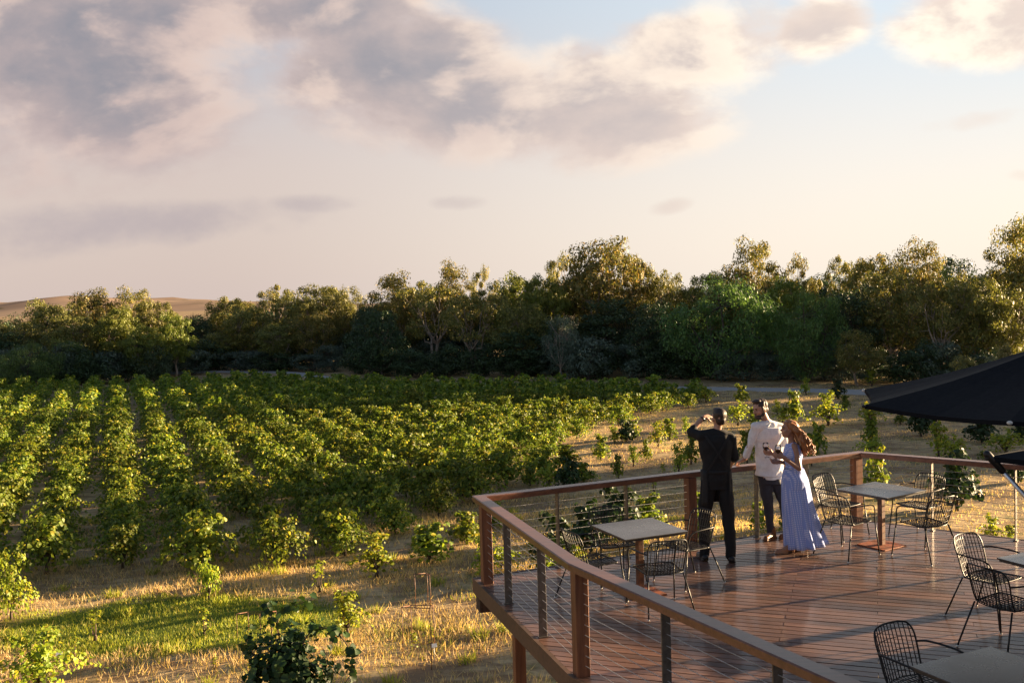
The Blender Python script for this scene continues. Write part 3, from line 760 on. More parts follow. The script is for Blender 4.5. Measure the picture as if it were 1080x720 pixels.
for V,Fc in parts: VV.append(V);FF.append(Fc+k);k+=len(V)
for q_ in range(140):
    x0,y0=rng.uniform(-15,6),rng.uniform(15,33)
    if abs(x0)>.56*y0: continue
    nb=60; V,Fc=blades(nb,(x0-.16,x0+.16),(y0-.16,y0+.16),.10,.26,.028,lambda x,y:np.ones(len(x),bool)); VV.append(V);FF.append(Fc+k);k+=len(V)
o=fast('green_grass',np.concatenate(VV),np.concatenate(FF),M['greengrass']); tag(o,'bright green grass patch in the dry lawn below the deck','grass',kind='stuff')
#----CHUNK3
# ------------------------------------------------------------------ world and sun
W=bpy.data.worlds.new('World'); S.world=W; W.use_nodes=True; n=N(W.node_tree)
geo=n.new('ShaderNodeTexCoord').outputs['Generated']
sp=n.new('ShaderNodeSeparateXYZ'); n.link(geo,sp.inputs[0]); dx,dy,dz=sp.outputs
ay=n.m('MAXIMUM',n.m('ABSOLUTE',dy),.12)
U=n.m('DIVIDE',dx,ay); Vv=n.m('DIVIDE',dz,ay)
def uv(px,py):
    d=ray(px,py); return d[0]/d[1],d[2]/d[1]
sky=n.new('ShaderNodeTexSky',sky_type='NISHITA'); sky.sun_disc=False; sky.sun_elevation=SUN_EL; sky.sun_rotation=PI/2-SUN_AZ
sky.altitude=200; sky.air_density=1.; sky.dust_density=3.; sky.ozone_density=1.5
cx=n.new('ShaderNodeCombineXYZ'); n.link(U,cx.inputs[0]); n.put(cx.inputs[1],n.m('MULTIPLY',Vv,1.7)); n.put(cx.inputs[2],n.m('MULTIPLY',dy,.3))
cv=cx.outputs[0]
n1=n.noise(cv,5.2,9,.56,.25); n1b=n.noise(n.mapv(cv,(1,1,1),(0,0,0),(.035,-.02,0)),5.2,6,.56,.25)
n2=n.noise(n.mapv(cv,(1,1,1),(0,0,0),(3,1,0)),17,7,.58,.1)
f1=n.m('ADD',n.m('MULTIPLY',n.m('SUBTRACT',n1,.5),2.0),n.m('MULTIPLY',n.m('SUBTRACT',n2,.5),.8))
def blob(px,py,rx,ry,rot=0.):
    u0,v0=uv(px,py); a=n.m('SUBTRACT',U,u0); b=n.m('SUBTRACT',Vv,v0); c_,s_=math.cos(rot),math.sin(rot)
    p=n.m('DIVIDE',n.m('ADD',n.m('MULTIPLY',a,c_),n.m('MULTIPLY',b,s_)),rx/F); q=n.m('DIVIDE',n.m('SUBTRACT',n.m('MULTIPLY',b,c_),n.m('MULTIPLY',a,s_)),ry/F)
    return n.m('SUBTRACT',1.,n.m('ADD',n.m('MULTIPLY',p,p),n.m('MULTIPLY',q,q)))
def union(bl):
    r=bl[0]
    for b in bl[1:]: r=n.m('SMOOTH_MAX',r,b,.25)
    return r
big=union([blob(60,60,230,135,-.15),blob(130,20,190,80),blob(110,125,150,62,-.05),blob(400,70,150,85,-.15),blob(520,115,130,62),blob(640,110,150,66),blob(740,60,120,70,.3),blob(860,30,60,40,.3),blob(1050,22,110,55,.1),blob(330,15,140,50),blob(-160,60,200,160)])
band=union([blob(120,238,250,26,.02),blob(330,215,60,12),blob(-60,255,200,30),blob(482,214,32,9),blob(708,218,26,9,.2),blob(1020,128,75,12,.12),blob(1078,185,22,8),blob(150,170,60,20)])
def cl(v,lo): return n.m('MAXIMUM',v,lo)
db=n.m('ADD',n.m('MULTIPLY',cl(big,-2.),.85),f1)
ds=n.m('ADD',n.m('MULTIPLY',cl(band,-2.),.6),n.m('MULTIPLY',f1,1.1))
covb=n.ss(db,-.22,.62); covs=n.ss(ds,-.1,.9,0,.62)
thick=n.m('MULTIPLY',n.ss(db,.15,1.15),n.ss(U,.05,.45,1,.45))
relief=n.m('MULTIPLY',n.m('SUBTRACT',n1,n1b),7.)
lit=n.ss(n.m('ADD',relief,n.m('SUBTRACT',.35,n.m('MULTIPLY',thick,.5))),-.2,.8)
right=n.ss(U,-.35,.40)                          # towards the sun
low=n.ss(Vv,.03,.24,1,0)
K=5.0
def k(*c_): return tuple(x*K for x in c_)
base=n.mix(right,n.mix(n.ss(Vv,.12,.36),k(.262,.214,.196),k(.165,.198,.240)),n.mix(n.ss(Vv,.02,.34),k(.370,.330,.290),k(.270,.305,.335)))
base=n.mix(n.m('MULTIPLY',low,n.m('MULTIPLY',right,.35)),base,k(.385,.345,.30))
base=n.mix(.95,sky.outputs[0],base)
dark=n.mix(right,k(.112,.113,.130),k(.225,.205,.206))
pink=n.mix(right,k(.225,.178,.170),k(.36,.30,.26))
bright=n.mix(right,k(.31,.245,.215),k(.46,.41,.34))
cloud=n.mix(lit,n.mix(thick,pink,dark),n.mix(n.m('MULTIPLY',thick,.8),bright,pink))
lowc=n.ss(Vv,.10,.235,1,0)
cloud=n.mix(n.m('MULTIPLY',lowc,n.m('MULTIPLY',.6,n.m('SUBTRACT',1.,n.m('MULTIPLY',right,.2)))),cloud,pink)
c1=n.mix(covs,base,n.mix(right,k(.165,.145,.158),k(.34,.28,.24)))
c2=n.mix(covb,c1,cloud)
# the half of the sky behind the camera is darker cloud and blue
back=n.ss(dy,-.15,.25)
c3=n.mix(back,n.mix(.9,sky.outputs[0],k(.175,.185,.215)),c2)
upd=n.ss(dz,.31,.52); c3=n.mix(upd,c3,n.mix(.9,sky.outputs[0],k(.036,.050,.082)))
bg=n.new('ShaderNodeBackground'); n.put(bg.inputs[0],c3); bg.inputs[1].default_value=.1
o=n.new('ShaderNodeOutputWorld'); n.link(bg.outputs[0],o.inputs[0])
L=bpy.data.lights.new('sun','SUN'); L.energy=5.0; L.angle=math.radians(.6); L.color=(1.,.72,.42)
so=bpy.data.objects.new('sun',L); COL.objects.link(so)
sd=Vector((math.cos(SUN_EL)*math.cos(SUN_AZ),math.cos(SUN_EL)*math.sin(SUN_AZ),math.sin(SUN_EL)))
so.rotation_euler=sd.to_track_quat('Z','Y').to_euler(); so.location=(30,10,20)
S.view_settings.view_transform='Standard'; S.view_settings.look='None'; S.view_settings.exposure=EXPO; S.view_settings.gamma=1
# ------------------------------------------------------------------ deck
CL,CB,CF=Vector((-.45,11.95)),Vector((.51,8.82)),Vector((5.0,14.38))
dL2=Vector((1.16,-2.30)).normalized(); dR=Vector((1.56,-1.30)).normalized()
CE=CB+dL2*9.0; CR=CF+dR*7.3
def off(p,q,d): # shift line p->q outward (left side of travel)
    t=(q-p).normalized(); return Vector((t.y,-t.x))*-d
railpath=[CE,CB,CL,CF,CR]
def offset_path(P,d):
    out=[]
    for i,p in enumerate(P):
        ns=[]
        if i>0: t=(p-P[i-1]).normalized(); ns.append(Vector((-t.y,t.x)))
        if i<len(P)-1: t=(P[i+1]-p).normalized(); ns.append(Vector((-t.y,t.x)))
        if len(ns)==1: out.append(p+ns[0]*d)
        else:
            b=(ns[0]+ns[1]).normalized(); out.append(p+b*(d/max(.3,b.dot(ns[0]))))
    return out
def sweep(mb,P,prof):
    """prof: closed list of (offset outward, z)"""
    rows=[offset_path(P,d) for d,z in prof]; m=len(prof); vs=[]
    for i in range(len(P)):
        for j in range(m): q=rows[j][i]; vs.append((q.x,q.y,prof[j][1]))
    fs=[]
    for i in range(len(P)-1):
        for j in range(m): j2=(j+1)%m; fs.append((i*m+j,i*m+j2,(i+1)*m+j2,(i+1)*m+j))
    fs.append(tuple(range(m))); fs.append(tuple((len(P)-1)*m+j for j in range(m-1,-1,-1)))
    mb.add(vs,fs)
deck=empty('timber_deck',(0,0,0),0,'raised red brown timber deck with cable railing posts around its edge','deck')
edge=offset_path(railpath,.05)
poly=[(p.x,p.y) for p in edge]+[(CR.x+.6,CR.y-12),(CE.x,CE.y-1)]
def clip(poly,nx_,ny_,c_):
    out=[]
    for i in range(len(poly)):
        a=poly[i];b=poly[(i+1)%len(poly)]; da=a[0]*nx_+a[1]*ny_-c_; d_=b[0]*nx_+b[1]*ny_-c_
        if da>=0: out.append(a)
        if da*d_<0: t=da/(da-d_); out.append((a[0]+(b[0]-a[0])*t,a[1]+(b[1]-a[1])*t))
    return out
bd=Vector((math.cos(BRD),math.sin(BRD))); bp=Vector((-bd.y,bd.x))
if True:
    b=MB(); pitch=.118; wd=.103
    vals=[p[0]*bp.x+p[1]*bp.y for p in poly]; k0=int(min(vals)/pitch)-1; k1=int(max(vals)/pitch)+1
    for k_ in range(k0,k1):
        c0=k_*pitch; st=clip(clip(poly,bp.x,bp.y,c0),-bp.x,-bp.y,-(c0+wd))
        if len(st)<3: continue
        cuts=[-3.6+ (k_%2)*2.7,1.8-(k_%3)*.9,5.4,9.0+(k_%2)*.9]; cuts=[-50]+sorted(cuts)+[50]
        for a0,a1 in zip(cuts[:-1],cuts[1:]):
            q=clip(clip(st,bd.x,bd.y,a0+.002),-bd.x,-bd.y,-(a1-.002))
            if len(q)<3: continue
            ar=sum(q[i][0]*q[(i+1)%len(q)][1]-q[(i+1)%len(q)][0]*q[i][1] for i in range(len(q)))
            if ar<0: q=q[::-1]
            if abs(ar)<.002: continue
            m_=len(q); dz_=random.uniform(-.0015,.0015)
            vs=[(x,y,dz_) for x,y in q]+[(x,y,-.025) for x,y in q]
            fs=[tuple(range(m_)),tuple(range(2*m_-1,m_-1,-1))]+[(i,m_+i,m_+(i+1)%m_,(i+1)%m_) for i in range(m_)]
            b.add(vs,fs)
    b.build('decking',M['deck'],deck)
b=MB(); sweep(b,railpath,[(.055,.004),(.055,-.175),(.095,-.175),(.095,.004)]); b.build('fascia',M['fascia'],deck)
# bearers and posts below
for t in np.linspace(.8,13,9):
    p=Vector((CB.x,CB.y)); y=t
    b=MB(); xl=np.interp(y,[0,CB.y,CL.y],[CE.x+.4,CB.x+.1,CL.x+.25]) ; xr=min(9.6,CF.x+ (CF.y-y)*1.1)
    if y>CL.y: xl=CL.x+ (y-CL.y)*2.2+.4
    b.box(((xl+xr)/2,y,-.13),(xr-xl,.06,.2)); b.build('joist',M['bearer'],deck)
b=MB(); b.box((CL.x+.02,CL.y-.02,-.275),(.15,.22,.19),rz=.25); b.build('bearer',M['bearer'],deck)
sup=[(-.02,10.55),(.95,7.9),(1.9,5.4),(2.3,13.0),(4.9,14.1),(6.4,12.9),(8.2,11.3),(4,10),(4,6)]
for x,y in sup:
    b=MB(); b.box((x,y,(G-.1-.24)/2),(.12,.12,-G-.1),rz=.25,bev=.006); b.build('support_post',M['post'],deck)
# railing
rl=empty('deck_railing',(0,0,0),0,'timber handrail on square timber and flat steel posts with steel cables round the deck','railing')
RT=1.016
b=MB(); sweep(b,railpath,[(-.072,RT-.068),(-.075,RT-.010),(-.066,RT),(.066,RT),(.075,RT-.010),(.072,RT-.068)]); b.build('handrail',M['rail'],rl)
pin=offset_path(railpath,-.02)
def on(i,j,p): # closest point of segment of the inner path to p
    a,q=pin[i],pin[j]; t=(Vector(p)-a).dot(q-a)/(q-a).length_squared; r=a+(q-a)*t; d=(q-a).normalized(); return r,math.atan2(d.y,d.x)
for i,j,p in [(2,1,(-.40,11.78)),(2,1,(.49,8.78)),(2,3,(2.30,13.2)),(2,3,(4.92,14.36)),(3,4,(8.4,11.5)),(0,1,(2.75,4.4))]:
    r,a=on(i,j,p); b=MB(); b.box((r.x,r.y,(RT-.070)/2-.004),(.125,.125,RT-.070),rz=a,bev=.005); o=b.build('timber_post',M['post'],rl)
    h=MB()
for i,j,p in [(2,1,(-.15,10.93)),(2,1,(.18,9.80)),(1,0,(1.10,7.62)),(1,0,(1.68,6.50)),(1,0,(2.2,5.45)),(2,3,(.46,12.45)),(2,3,(1.37,12.85)),(2,3,(3.25,13.72)),(2,3,(4.08,14.0)),(3,4,(5.80,13.75)),(3,4,(6.60,13.05)),(3,4,(7.5,12.3)),(3,4,(9.3,10.8))]:
    r,a=on(i,j,p); b=MB(); b.box((r.x,r.y,(RT-.069)/2),(.014,.085,RT-.069),rz=a,bev=.002); b.box((r.x,r.y,.006),(.05,.10,.012),rz=a); b.build('steel_post',M['steelpost'],rl)
for k_ in range(9):
    z=.10+k_*.093; b=MB(); b.tube([(p.x,p.y,z) for p in pin],.0034,6); b.build('cable',M['cable'],rl)
# ------------------------------------------------------------------ tables
def make_table():
    root=empty('cafe_table')
    b=MB(); b.box((0,0,.734),(.80,.80,.012),bev=.003); b.build('tabletop',M['tabletop'],root)
    b=MB(); b.box((0,0,.7155),(.77,.77,.022)); b.build('edge_frame',M['tableedge'],root)
    b=MB(); b.box((0,0,.356),(.07,.07,.688),bev=.004); b.box((0,0,.694),(.30,.05,.016)); b.box((0,0,.693),(.05,.30,.013)); b.build('column',M['rustdark'],root)
    b=MB(); b.box((0,0,.006),(.44,.44,.012),bev=.003); b.build('base_plate',M['rust'],root)
    return root
TB=make_table()
tabs=[('A',4.79,12.98,(167.2-45)),('B',1.38,11.21,(157.7-45)),('C',5.17,9.36,115.),('D',3.25,6.66,115.)]
tlab={'A':'square grey cafe table by the far corner post, right of the couple','B':'empty square grey cafe table on the left of the deck beside the man in black',
'C':'blue grey lit cafe table cut by the right edge of the photo','D':'nearest grey cafe table in the bottom right corner'}
for i,(k_,x,y,a) in enumerate(tabs):
    o=TB if i==0 else copy_tree(TB); o.location=(x,y,.002); o.rotation_euler=(0,0,math.radians(a)); tag(o,tlab[k_],'table')
# ------------------------------------------------------------------ chairs
def spline(K,seg=6):
    K=[np.array(k_,float) for k_ in K]; out=[]
    for i in range(len(K)-1):
        for t in np.linspace(0,1,seg,endpoint=False):
            p0=K[max(i-1,0)];p1=K[i];p2=K[i+1];p3=K[min(i+2,len(K)-1)]
            out.append(.5*((2*p1)+(p2-p0)*t+(2*p0-5*p1+4*p2-p3)*t*t+(3*p1-p0-3*p2+p3)*t**3))
    out.append(K[-1]); return out
def make_chair():
    root=empty('wire_armchair'); bw=M['blackwire']
    def back(s_,t):   # s_ -1..1 across, t 0..1 up
        hw=.205+.02*t-.035*max(0,t-.75)*4*.3
        return np.array([hw*s_,-.205-.115*t+.055*s_*s_,.43+.385*t-.02*s_**4*max(0,t-.5)*2])
    def seat(s_,t):   # t 0 rear .. 1 front
        hw=.205+.025*t
        return np.array([hw*s_,-.205+.43*t+(.055*s_*s_)*(1-t)-.03*s_**4*t,.43-.018*math.sin(t*PI)*(1-s_*s_)+.012*t])
    rim=spline([seat(-1,.55),seat(-1,.1),back(-1,.12),back(-1,.5),back(-1,.82),back(-.86,.985),back(-.5,1.0),back(0,1.0),back(.5,1.0),back(.86,.985),back(1,.82),back(1,.5),back(1,.12),seat(1,.1),seat(1,.55)],5)
    b=MB(); b.tube(rim,.0075,7)
    for k_ in range(11):
        s_=-.86+k_*1.72/10; t1=1. if abs(s_)<.7 else .97
        b.tube([back(s_,t) for t in np.linspace(0,t1,8)],.0043,5)
    for t in (.12,.3,.5,.72,.88): b.tube([back(s_,t) for s_ in np.linspace(-1,1,11)],.0030,5)
    b.build('backrest',bw,root)
    b=MB(); loop=[seat(s_,1) for s_ in np.linspace(-.9,.9,9)]; ring=spline([seat(-1,0),seat(-1,.5),seat(-1,.9),seat(-.85,1.0),seat(0,1.0),seat(.85,1.0),seat(1,.9),seat(1,.5),seat(1,0)],6)
    b.tube(ring,.0075,7); b.tube([seat(s_,0) for s_ in np.linspace(-1,1,11)],.0055,6)
    for k_ in range(13): s_=-.9+k_*1.8/12; b.tube([seat(s_,t) for t in np.linspace(0,1,7)],.0040,5)
    for t in np.linspace(.1,.9,9): b.tube([seat(s_,t) for s_ in np.linspace(-1,1,11)],.0040,5)
    b.build('seat',bw,root)
    for q in (-1,1):
        b=MB(); b.tube(spline([back(q,.62),(q*.265,-.15,.672),(q*.285,0,.672),(q*.285,.13,.660),(q*.28,.195,.615),(q*.27,.215,.52),(q*.262,.225,.43)],6),.0085,7); b.build('armrest',bw,root)
        for nm,p0,p1 in (('f',(q*.262,.225,.43),(q*.285,.285,.006)),('r',(q*.20,-.17,.425),(q*.265,-.33,.006))):
            b=MB(); b.tube([p0,((p0[0]+p1[0])/2,(p0[1]+p1[1])/2,.22),p1],.0085,7)
            if nm=='f': b.tube([(q*.262,.225,.43),(q*.22,.17,.432)],.006,5)
            lg=b.build('leg',bw,root); c_=MB(); c_.ball((p1[0],p1[1],.009),(.013,.013,.010),8,5); c_.build('foot_cap',M['cap'],lg)
    return root
CH0=make_chair(); first=True
chairs=[('A',122,.70,'wire armchair at the far corner table, right in front of the far corner post'),
('A',32,.80,'wire armchair at the far right of the far corner table with a sunlit seat'),
('A',-64,.72,'wire armchair at the far corner table, nearest the camera on its right side'),
('A',-146,.72,'wire armchair between the long dress and the far corner table'),
('B',113,.60,'wire armchair behind the empty left table, its back towards the vines'),
('B',30,.70,'wire armchair right of the empty left table by the legs of the man in black'),
('B',-78,.64,'wire armchair before the empty left table with its back to the camera'),
('B',-160,.60,'wire armchair at the left side of the empty left table, partly behind the handrail'),
('C',124,.72,'wire armchair on the far side of the table at the right edge of the photo'),
('C',-160,.70,'wire armchair in front of the table at the right edge, nearest its left corner'),
('D',115,.66,'wire armchair behind the nearest table in the bottom right corner')]
TD={k_:(x,y) for k_,x,y,a in tabs}
for (k_,a,r,lab) in chairs:
    o=CH0 if first else copy_tree(CH0); first=False
    t=math.radians(a); x=TD[k_][0]+r*math.cos(t); y=TD[k_][1]+r*math.sin(t)
    o.location=(x,y,.002); o.rotation_euler=(0,0,t+PI/2+math.radians(rng.uniform(-6,6))); tag(o,lab,'chair')
# ------------------------------------------------------------------ umbrellas
def make_umbrella(x,y,ez,az,R,a0,label,nseg=8):
    root=empty('umbrella',(x,y,0),0,label,'umbrella')
    ring=[(R*math.cos(a0+2*PI*i/nseg),R*math.sin(a0+2*PI*i/nseg),ez) for i in range(nseg)]
    vs=[];fs=[];L=7
    V0=[(0,0,az)]
    vs.append((0,0,az))
    for j in range(1,L+1):
        t=j/L
        for i in range(nseg):
            p=ring[i]; q=ring[(i+1)%nseg]
            for m_ in range(4):
                u_=m_/4; x_=p[0]*(1-u_)+q[0]*u_; y_=p[1]*(1-u_)+q[1]*u_
                sag=-.035*math.sin(u_*PI)*t
                inn=1-.035*math.sin(u_*PI)*(t**6)
                vs.append((x_*t*inn,y_*t*inn,az+(ez-az)*t-.05*math.sin(t*PI)+sag))
    n_=nseg*4
    for i in range(n_): fs.append((0,1+i,1+(i+1)%n_))
    for j in range(L-1):
        for i in range(n_): a=1+j*n_; fs.append((a+i,a+n_+i,a+n_+(i+1)%n_,a+(i+1)%n_))
    b=MB(); b.add(vs,fs,False); o=b.build('canopy',M['canopy'],root)
    m=o.modifiers.new('t','SOLIDIFY'); m.thickness=.004; m.offset=-1
    b=MB()
    for i in range(n_):   # hem
        a=vs[1+(L-1)*n_+i]; c_=vs[1+(L-1)*n_+(i+1)%n_]; 
        b.add([a,c_,(c_[0]*1.001,c_[1]*1.001,c_[2]-.035),(a[0]*1.001,a[1]*1.001,a[2]-.035)],[(0,1,2,3)])
    b.build('hem',M['canopy'],root)
    b=MB(); b.tube([(0,0,0),(0,0,az+.03)],.024,12); b.build('pole',M['alu'],root)
    b=MB(); b.ball((0,0,az+.05),(.03,.03,.05)); b.build('finial',M['blackwire'],root)
    b=MB(); b.box((0,0,.04),(.55,.55,.08),bev=.02); b.build('base',M['tableedge'],root)
    for i in range(nseg):
        p=Vector(ring[i]); b=MB(); b.tube([(0,0,az-.03),(p.x*.5,p.y*.5,(az+ez)/2-.075),(p.x,p.y,ez-.02)],.009,6)
        b.tube([(0,0,ez-.45),(p.x*.5,p.y*.5,(az+ez)/2-.08)],.007,6); rb=b.build('rib',M['blackwire'],root)
        b=MB(); b.ball((p.x*1.004,p.y*1.004,ez-.012),(.022,.022,.016)); b.build('tip',M['cap'] if i%2 else M['blackwire'],rb)
    return root
v2=onz(914,428,2.32); 
UM=make_umbrella(float(v2[0])+1.93,float(v2[1])+.10,2.33,2.90,1.95,PI+.052,'large black umbrella above the table at the right edge of the photo')
t2=onz(1046,481,2.2)
U2=make_umbrella(float(t2[0])+1.93,float(t2[1]),2.2,2.62,1.95,PI,'second black umbrella, only a pointed corner and pale metal strut at the right edge',4)
b=MB(); b.tube([(-1.93,0,2.18),(-.12,0,.10)],.016,8); st=b.build('strut',M['alu'],U2); b=MB(); b.cap((-1.96,0,2.215),(-1.86,0,2.10),.028,.026); b.build('end_cap',M['blackwire'],st)
# ------------------------------------------------------------------ winery building right of the deck (outside the photo, shades the near boards)
bl=empty('winery_building',(0,0,0),0,'cream rendered restaurant building standing right of the deck','building')
BX,BY=10.65,11.62
b=MB(); b.box((BX+4,BY-7.5,(G+2.78)/2),(8.,15.,2.78-G)); b.build('wall',M['wall'],bl)
b=MB(); b.box((BX+4,BY-7.5,2.90),(8.3,15.2,.22)); b.build('roof',M['roofing'],bl)
for i in range(3):
    b=MB(); b.box((BX-.015,BY-4.6-3.6*i,1.15),(.05,2.2,2.2)); w=b.build('window',M['tableedge'],bl)
    b=MB(); b.box((BX-.05,BY-4.6-3.6*i,1.15),(.012,2.0,2.0)); b.build('pane',M['glass'],w)
#----CHUNK4
# ------------------------------------------------------------------ wire plant frames and labels in the lawn
def frame(pxs,label):
    """pxs: four feet/top pixel pairs: (foot px, foot py, top py)"""
    root=None; legs=[]
    for (fx,fy,ty) in pxs:
        g=onz(fx,fy,G); t=at(fx,ty,g[1]); legs.append((Vector(g),Vector((g[0],g[1],t[2]))))
    c_=sum((a for a,b_ in legs),Vector())/len(legs); c_.z=G
    root=empty('plant_support',tuple(c_),0,label,'plant frame')
    for a,t in legs:
        b=MB(); b.tube([a-c_-Vector((0,0,.15)),(a+t)/2-c_+Vector((.01,0,0)),t-c_],.009,6); b.build('stake',M['rustdark'],root)
    b=MB(); tops=[t-c_ for a,t in legs]
    for i in range(len(tops)): b.tube([tops[i],tops[(i+1)%len(tops)]],.009,6)
    b.build('top_rail',M['rustdark'],root)
frame([(425,688,640),(455,700,641),(458,684,638),(434,676,638)],'rusty wire plant frame standing in the dry lawn left of the deck corner')
frame([(438,636,605),(454,640,606),(451,632,604)],'smaller rusty plant frame behind the taller one in the dry lawn')
frame([(250,672,647),(275,678,647),(292,668,644),(262,664,645)],'low rusty plant frame beside the large dark foreground vine')
for (fx,fy,ty,lab) in [(458,692,680,'white plant label on a stake in front of the rusty frame in the dry lawn'),(364,668,654,'white plant label under the yellow green vine beside the dark foreground vine'),(63,700,689,'white plant label among the yellow leaves at the bottom left')]:
    g=Vector(onz(fx,fy,G)); t=at(fx,ty,g.y); h=float(t[2])-G
    root=empty('plant_label',tuple(g),0,lab,'label')
    b=MB(); b.tube([(0,0,-.1),(0,0,h)],.007,6); b.build('stake',M['cable'],root)
    R=Matrix.Rotation(math.radians(55),3,'X'); b=MB(); b.box((0,-.01,h),(.115,.075,.006),M=Matrix.Rotation(.3,3,'Z')@R,bev=.002); b.build('plate',M['white'],root)
# ------------------------------------------------------------------ people
V3=Vector
def Wp(px,py,Y): return V3(at(px,py,Y))
def hand(mb,wrist,d,palm,curl,side,thumb_up=.6):
    """adds palm, four fingers and a thumb; d = pointing direction, palm = direction the palm faces"""
    d=V3(d).normalized(); palm=V3(palm); palm=(palm-d*palm.dot(d)).normalized(); x=d.cross(palm)*side
    wr=V3(wrist); R=Matrix((x,d,palm)).transposed()
    mb.ball(wr+d*.045,(.042,.052,.017),14,10,R); mb.cap(wr-d*.02,wr+d*.03,.027,.028)
    for i,(ox,l) in enumerate(((-.031,.066),(-.0105,.078),(.0105,.074),(.030,.058))):
        p=wr+d*.082+x*ox; a=0.; pts=[p-d*.02]; q=p
        for k_,(f,c_) in enumerate(((.44,.8),(.32,1.),(.24,.8))):
            a+=curl*c_*(1+.08*i); q=q+(d*math.cos(a)+palm*math.sin(a))*l*f; 
            if k_==0: pts.append(p)
            pts.append(q)
        mb.chain(pts,[.0105,.0105,.0095,.0088,.0078][:len(pts)],8)
    t0=wr+d*.025-x*.03; t1=t0+(d*.55-x*.65+palm*.35).normalized()*.035; t2=t1+(d*.75-x*.15+palm*thumb_up).normalized()*.032; t3=t2+(d*.8+palm*thumb_up).normalized()*.022
    mb.chain([t0,t1,t2,t3],[.015,.0125,.0105,.009],8)
def head(mb,c_,f,up,s_=1.,jaw=1.,nose=1.):
    """c_ centre, f facing dir"""
    f=V3(f).normalized(); up=V3(up); up=(up-f*up.dot(f)).normalized(); x=f.cross(up); R=Matrix((x,f,up)).transposed()
    L=lambda a,b_,c2: V3(c_)+(x*a+f*b_+up*c2)*s_
    mb.ball(L(0,-.012,.028),(.076*s_,.094*s_,.088*s_),20,14,R)
    mb.ball(L(0,.012,-.03),(.062*s_,.072*s_,.075*s_),16,12,R)
    mb.ball(L(0,.042,-.082),(.034*s_*jaw,.032*s_,.028*s_*jaw),12,8,R)
    mb.cap(L(0,.078,.02),L(0,.098*nose+.004,-.016),.009*s_,.012*s_,8); mb.ball(L(0,.086,-.022),(.016*s_,.012*s_,.009*s_),8,6,R)
    mb.ball(L(0,.074,.034),(.05*s_,.014*s_,.010*s_),10,6,R)
    mb.ball(L(0,.077,-.052),(.022*s_,.012*s_,.010*s_),10,6,R)
    for q in (-1,1):
        mb.ball(L(q*.076,-.005,-.005),(.009*s_,.018*s_,.030*s_),8,8,R); mb.ball(L(q*.040,.052,-.02),(.022*s_,.024*s_,.022*s_),8,6,R)
    return L,R
def face(L,R,root,s_=1.):
    for q in (-1,1):
        b=MB(); b.ball(L(q*.030,.077,.012),(.011*s_,.006*s_,.0055*s_),8,6,R); b.build('eye',M['eye'],root)
        b=MB(); b.cap(L(q*.016,.087,.030),L(q*.044,.078,.032),.0045,.003,6); b.build('eyebrow',M['hairdark'],root)
    b=MB(); b.cap(L(-.018,.086,-.053),L(.018,.086,-.053),.0045,.0045,6); b.build('lips',M['lip'],root)
def grow(pts,rs,mb,n=12): mb.chain(pts,rs,n)
def lerp(a,b_,t): return V3(a)*(1-t)+V3(b_)*t
def wrinkle(amp,fq,seed):
    def f(C_):
        r=np.random.default_rng(seed); d=np.zeros(len(C_))
        for k_ in range(7):
            w=r.normal(size=3)*fq*np.array([1,1,.6]); d+=np.sin(C_@w+r.uniform(0,6))
        cc=C_.mean(0); o=C_-cc; o[:,2]=0; o/=np.maximum(np.linalg.norm(o,axis=1,keepdims=True),1e-6)
        return C_+o*(d[:,None]*amp/2.6)
    return f
# ---- man in black, back to the camera, shading his eyes
root=empty('person',(2.52,12.50,0),0,'person in black shirt and apron, back to the camera, one hand raised to the forehead','person')
org=V3((2.52,12.50,0)); root_in=lambda p: V3(p)-org
Y=12.5
hd=Wp(758,441,Y+.0)-org; nk=Wp(756.5,453,Y)-org; sl=Wp(739.5,459.5,Y)-org; sr=Wp(770.5,462,Y)-org
el=Wp(728.5,455,Y+.10)-org; wl=Wp(742,440,Y+.16)-org; er=Wp(775,482,Y+.02)-org; wr=Wp(777,493,Y+.30)-org; wr.z=max(wr.z,1.06)
wr=V3((.31,.62,1.075)); er=V3(er)
ch=Wp(755,471,Y)-org; wa=Wp(755.5,488,Y)-org; pe=Wp(755.5,505,Y)-org
hl=V3((pe.x-.095,pe.y,pe.z-.03)); hr=V3((pe.x+.095,pe.y,pe.z-.03))
fl=V3(onz(743,590,0))-org; fr=V3(onz(771,592,0))-org; al=fl+V3((0,0,.10)); ar=fr+V3((0,0,.10))
kl=lerp(hl,al,.48)+V3((-.02,.03,0)); kr=lerp(hr,ar,.48)+V3((.02,.03,0))
def torso(mb,pe,wa,ch,sl,sr,nk,g=0.,rz=0.,fem=False):
    if not fem: secs=[(pe+V3((0,0,-.10)),.150+g,.105+g,rz),(pe,.175+g,.12+g,rz),(lerp(pe,wa,.6),.165+g,.112+g,rz),(wa,.160+g,.108+g,rz),(lerp(wa,ch,.5),.180+g,.115+g,rz),(ch,.200+g,.125+g,rz),(ch+V3((0,0,.08)),.200+g,.118+g,rz),(ch+V3((0,0,.15)),.165+g,.095+g,rz)]
    else: secs=[(pe+V3((0,0,-.10)),.160+g,.12+g,rz),(pe,.168+g,.122+g,rz),(lerp(pe,wa,.6),.140+g,.10+g,rz),(wa,.122+g,.088+g,rz),(lerp(wa,ch,.5),.135+g,.095+g,rz),(ch,.150+g,.115+g,rz),(ch+V3((0,0,.07)),.145+g,.095+g,rz),(ch+V3((0,0,.13)),.12+g,.07+g,rz)]
    mb.loft(secs,24)
    sh=.062 if not fem else .044
    mb.chain([sl,lerp(lerp(sl,sr,.5),nk,.45),sr],[sh+g,sh*1.25+g,sh+g]); mb.cap(lerp(sl,sr,.5)+V3((0,0,-.02)),nk,.075+g*.6,.052+g*.3)
b=MB(); torso(b,pe,wa,ch,sl,sr,nk,-.012)
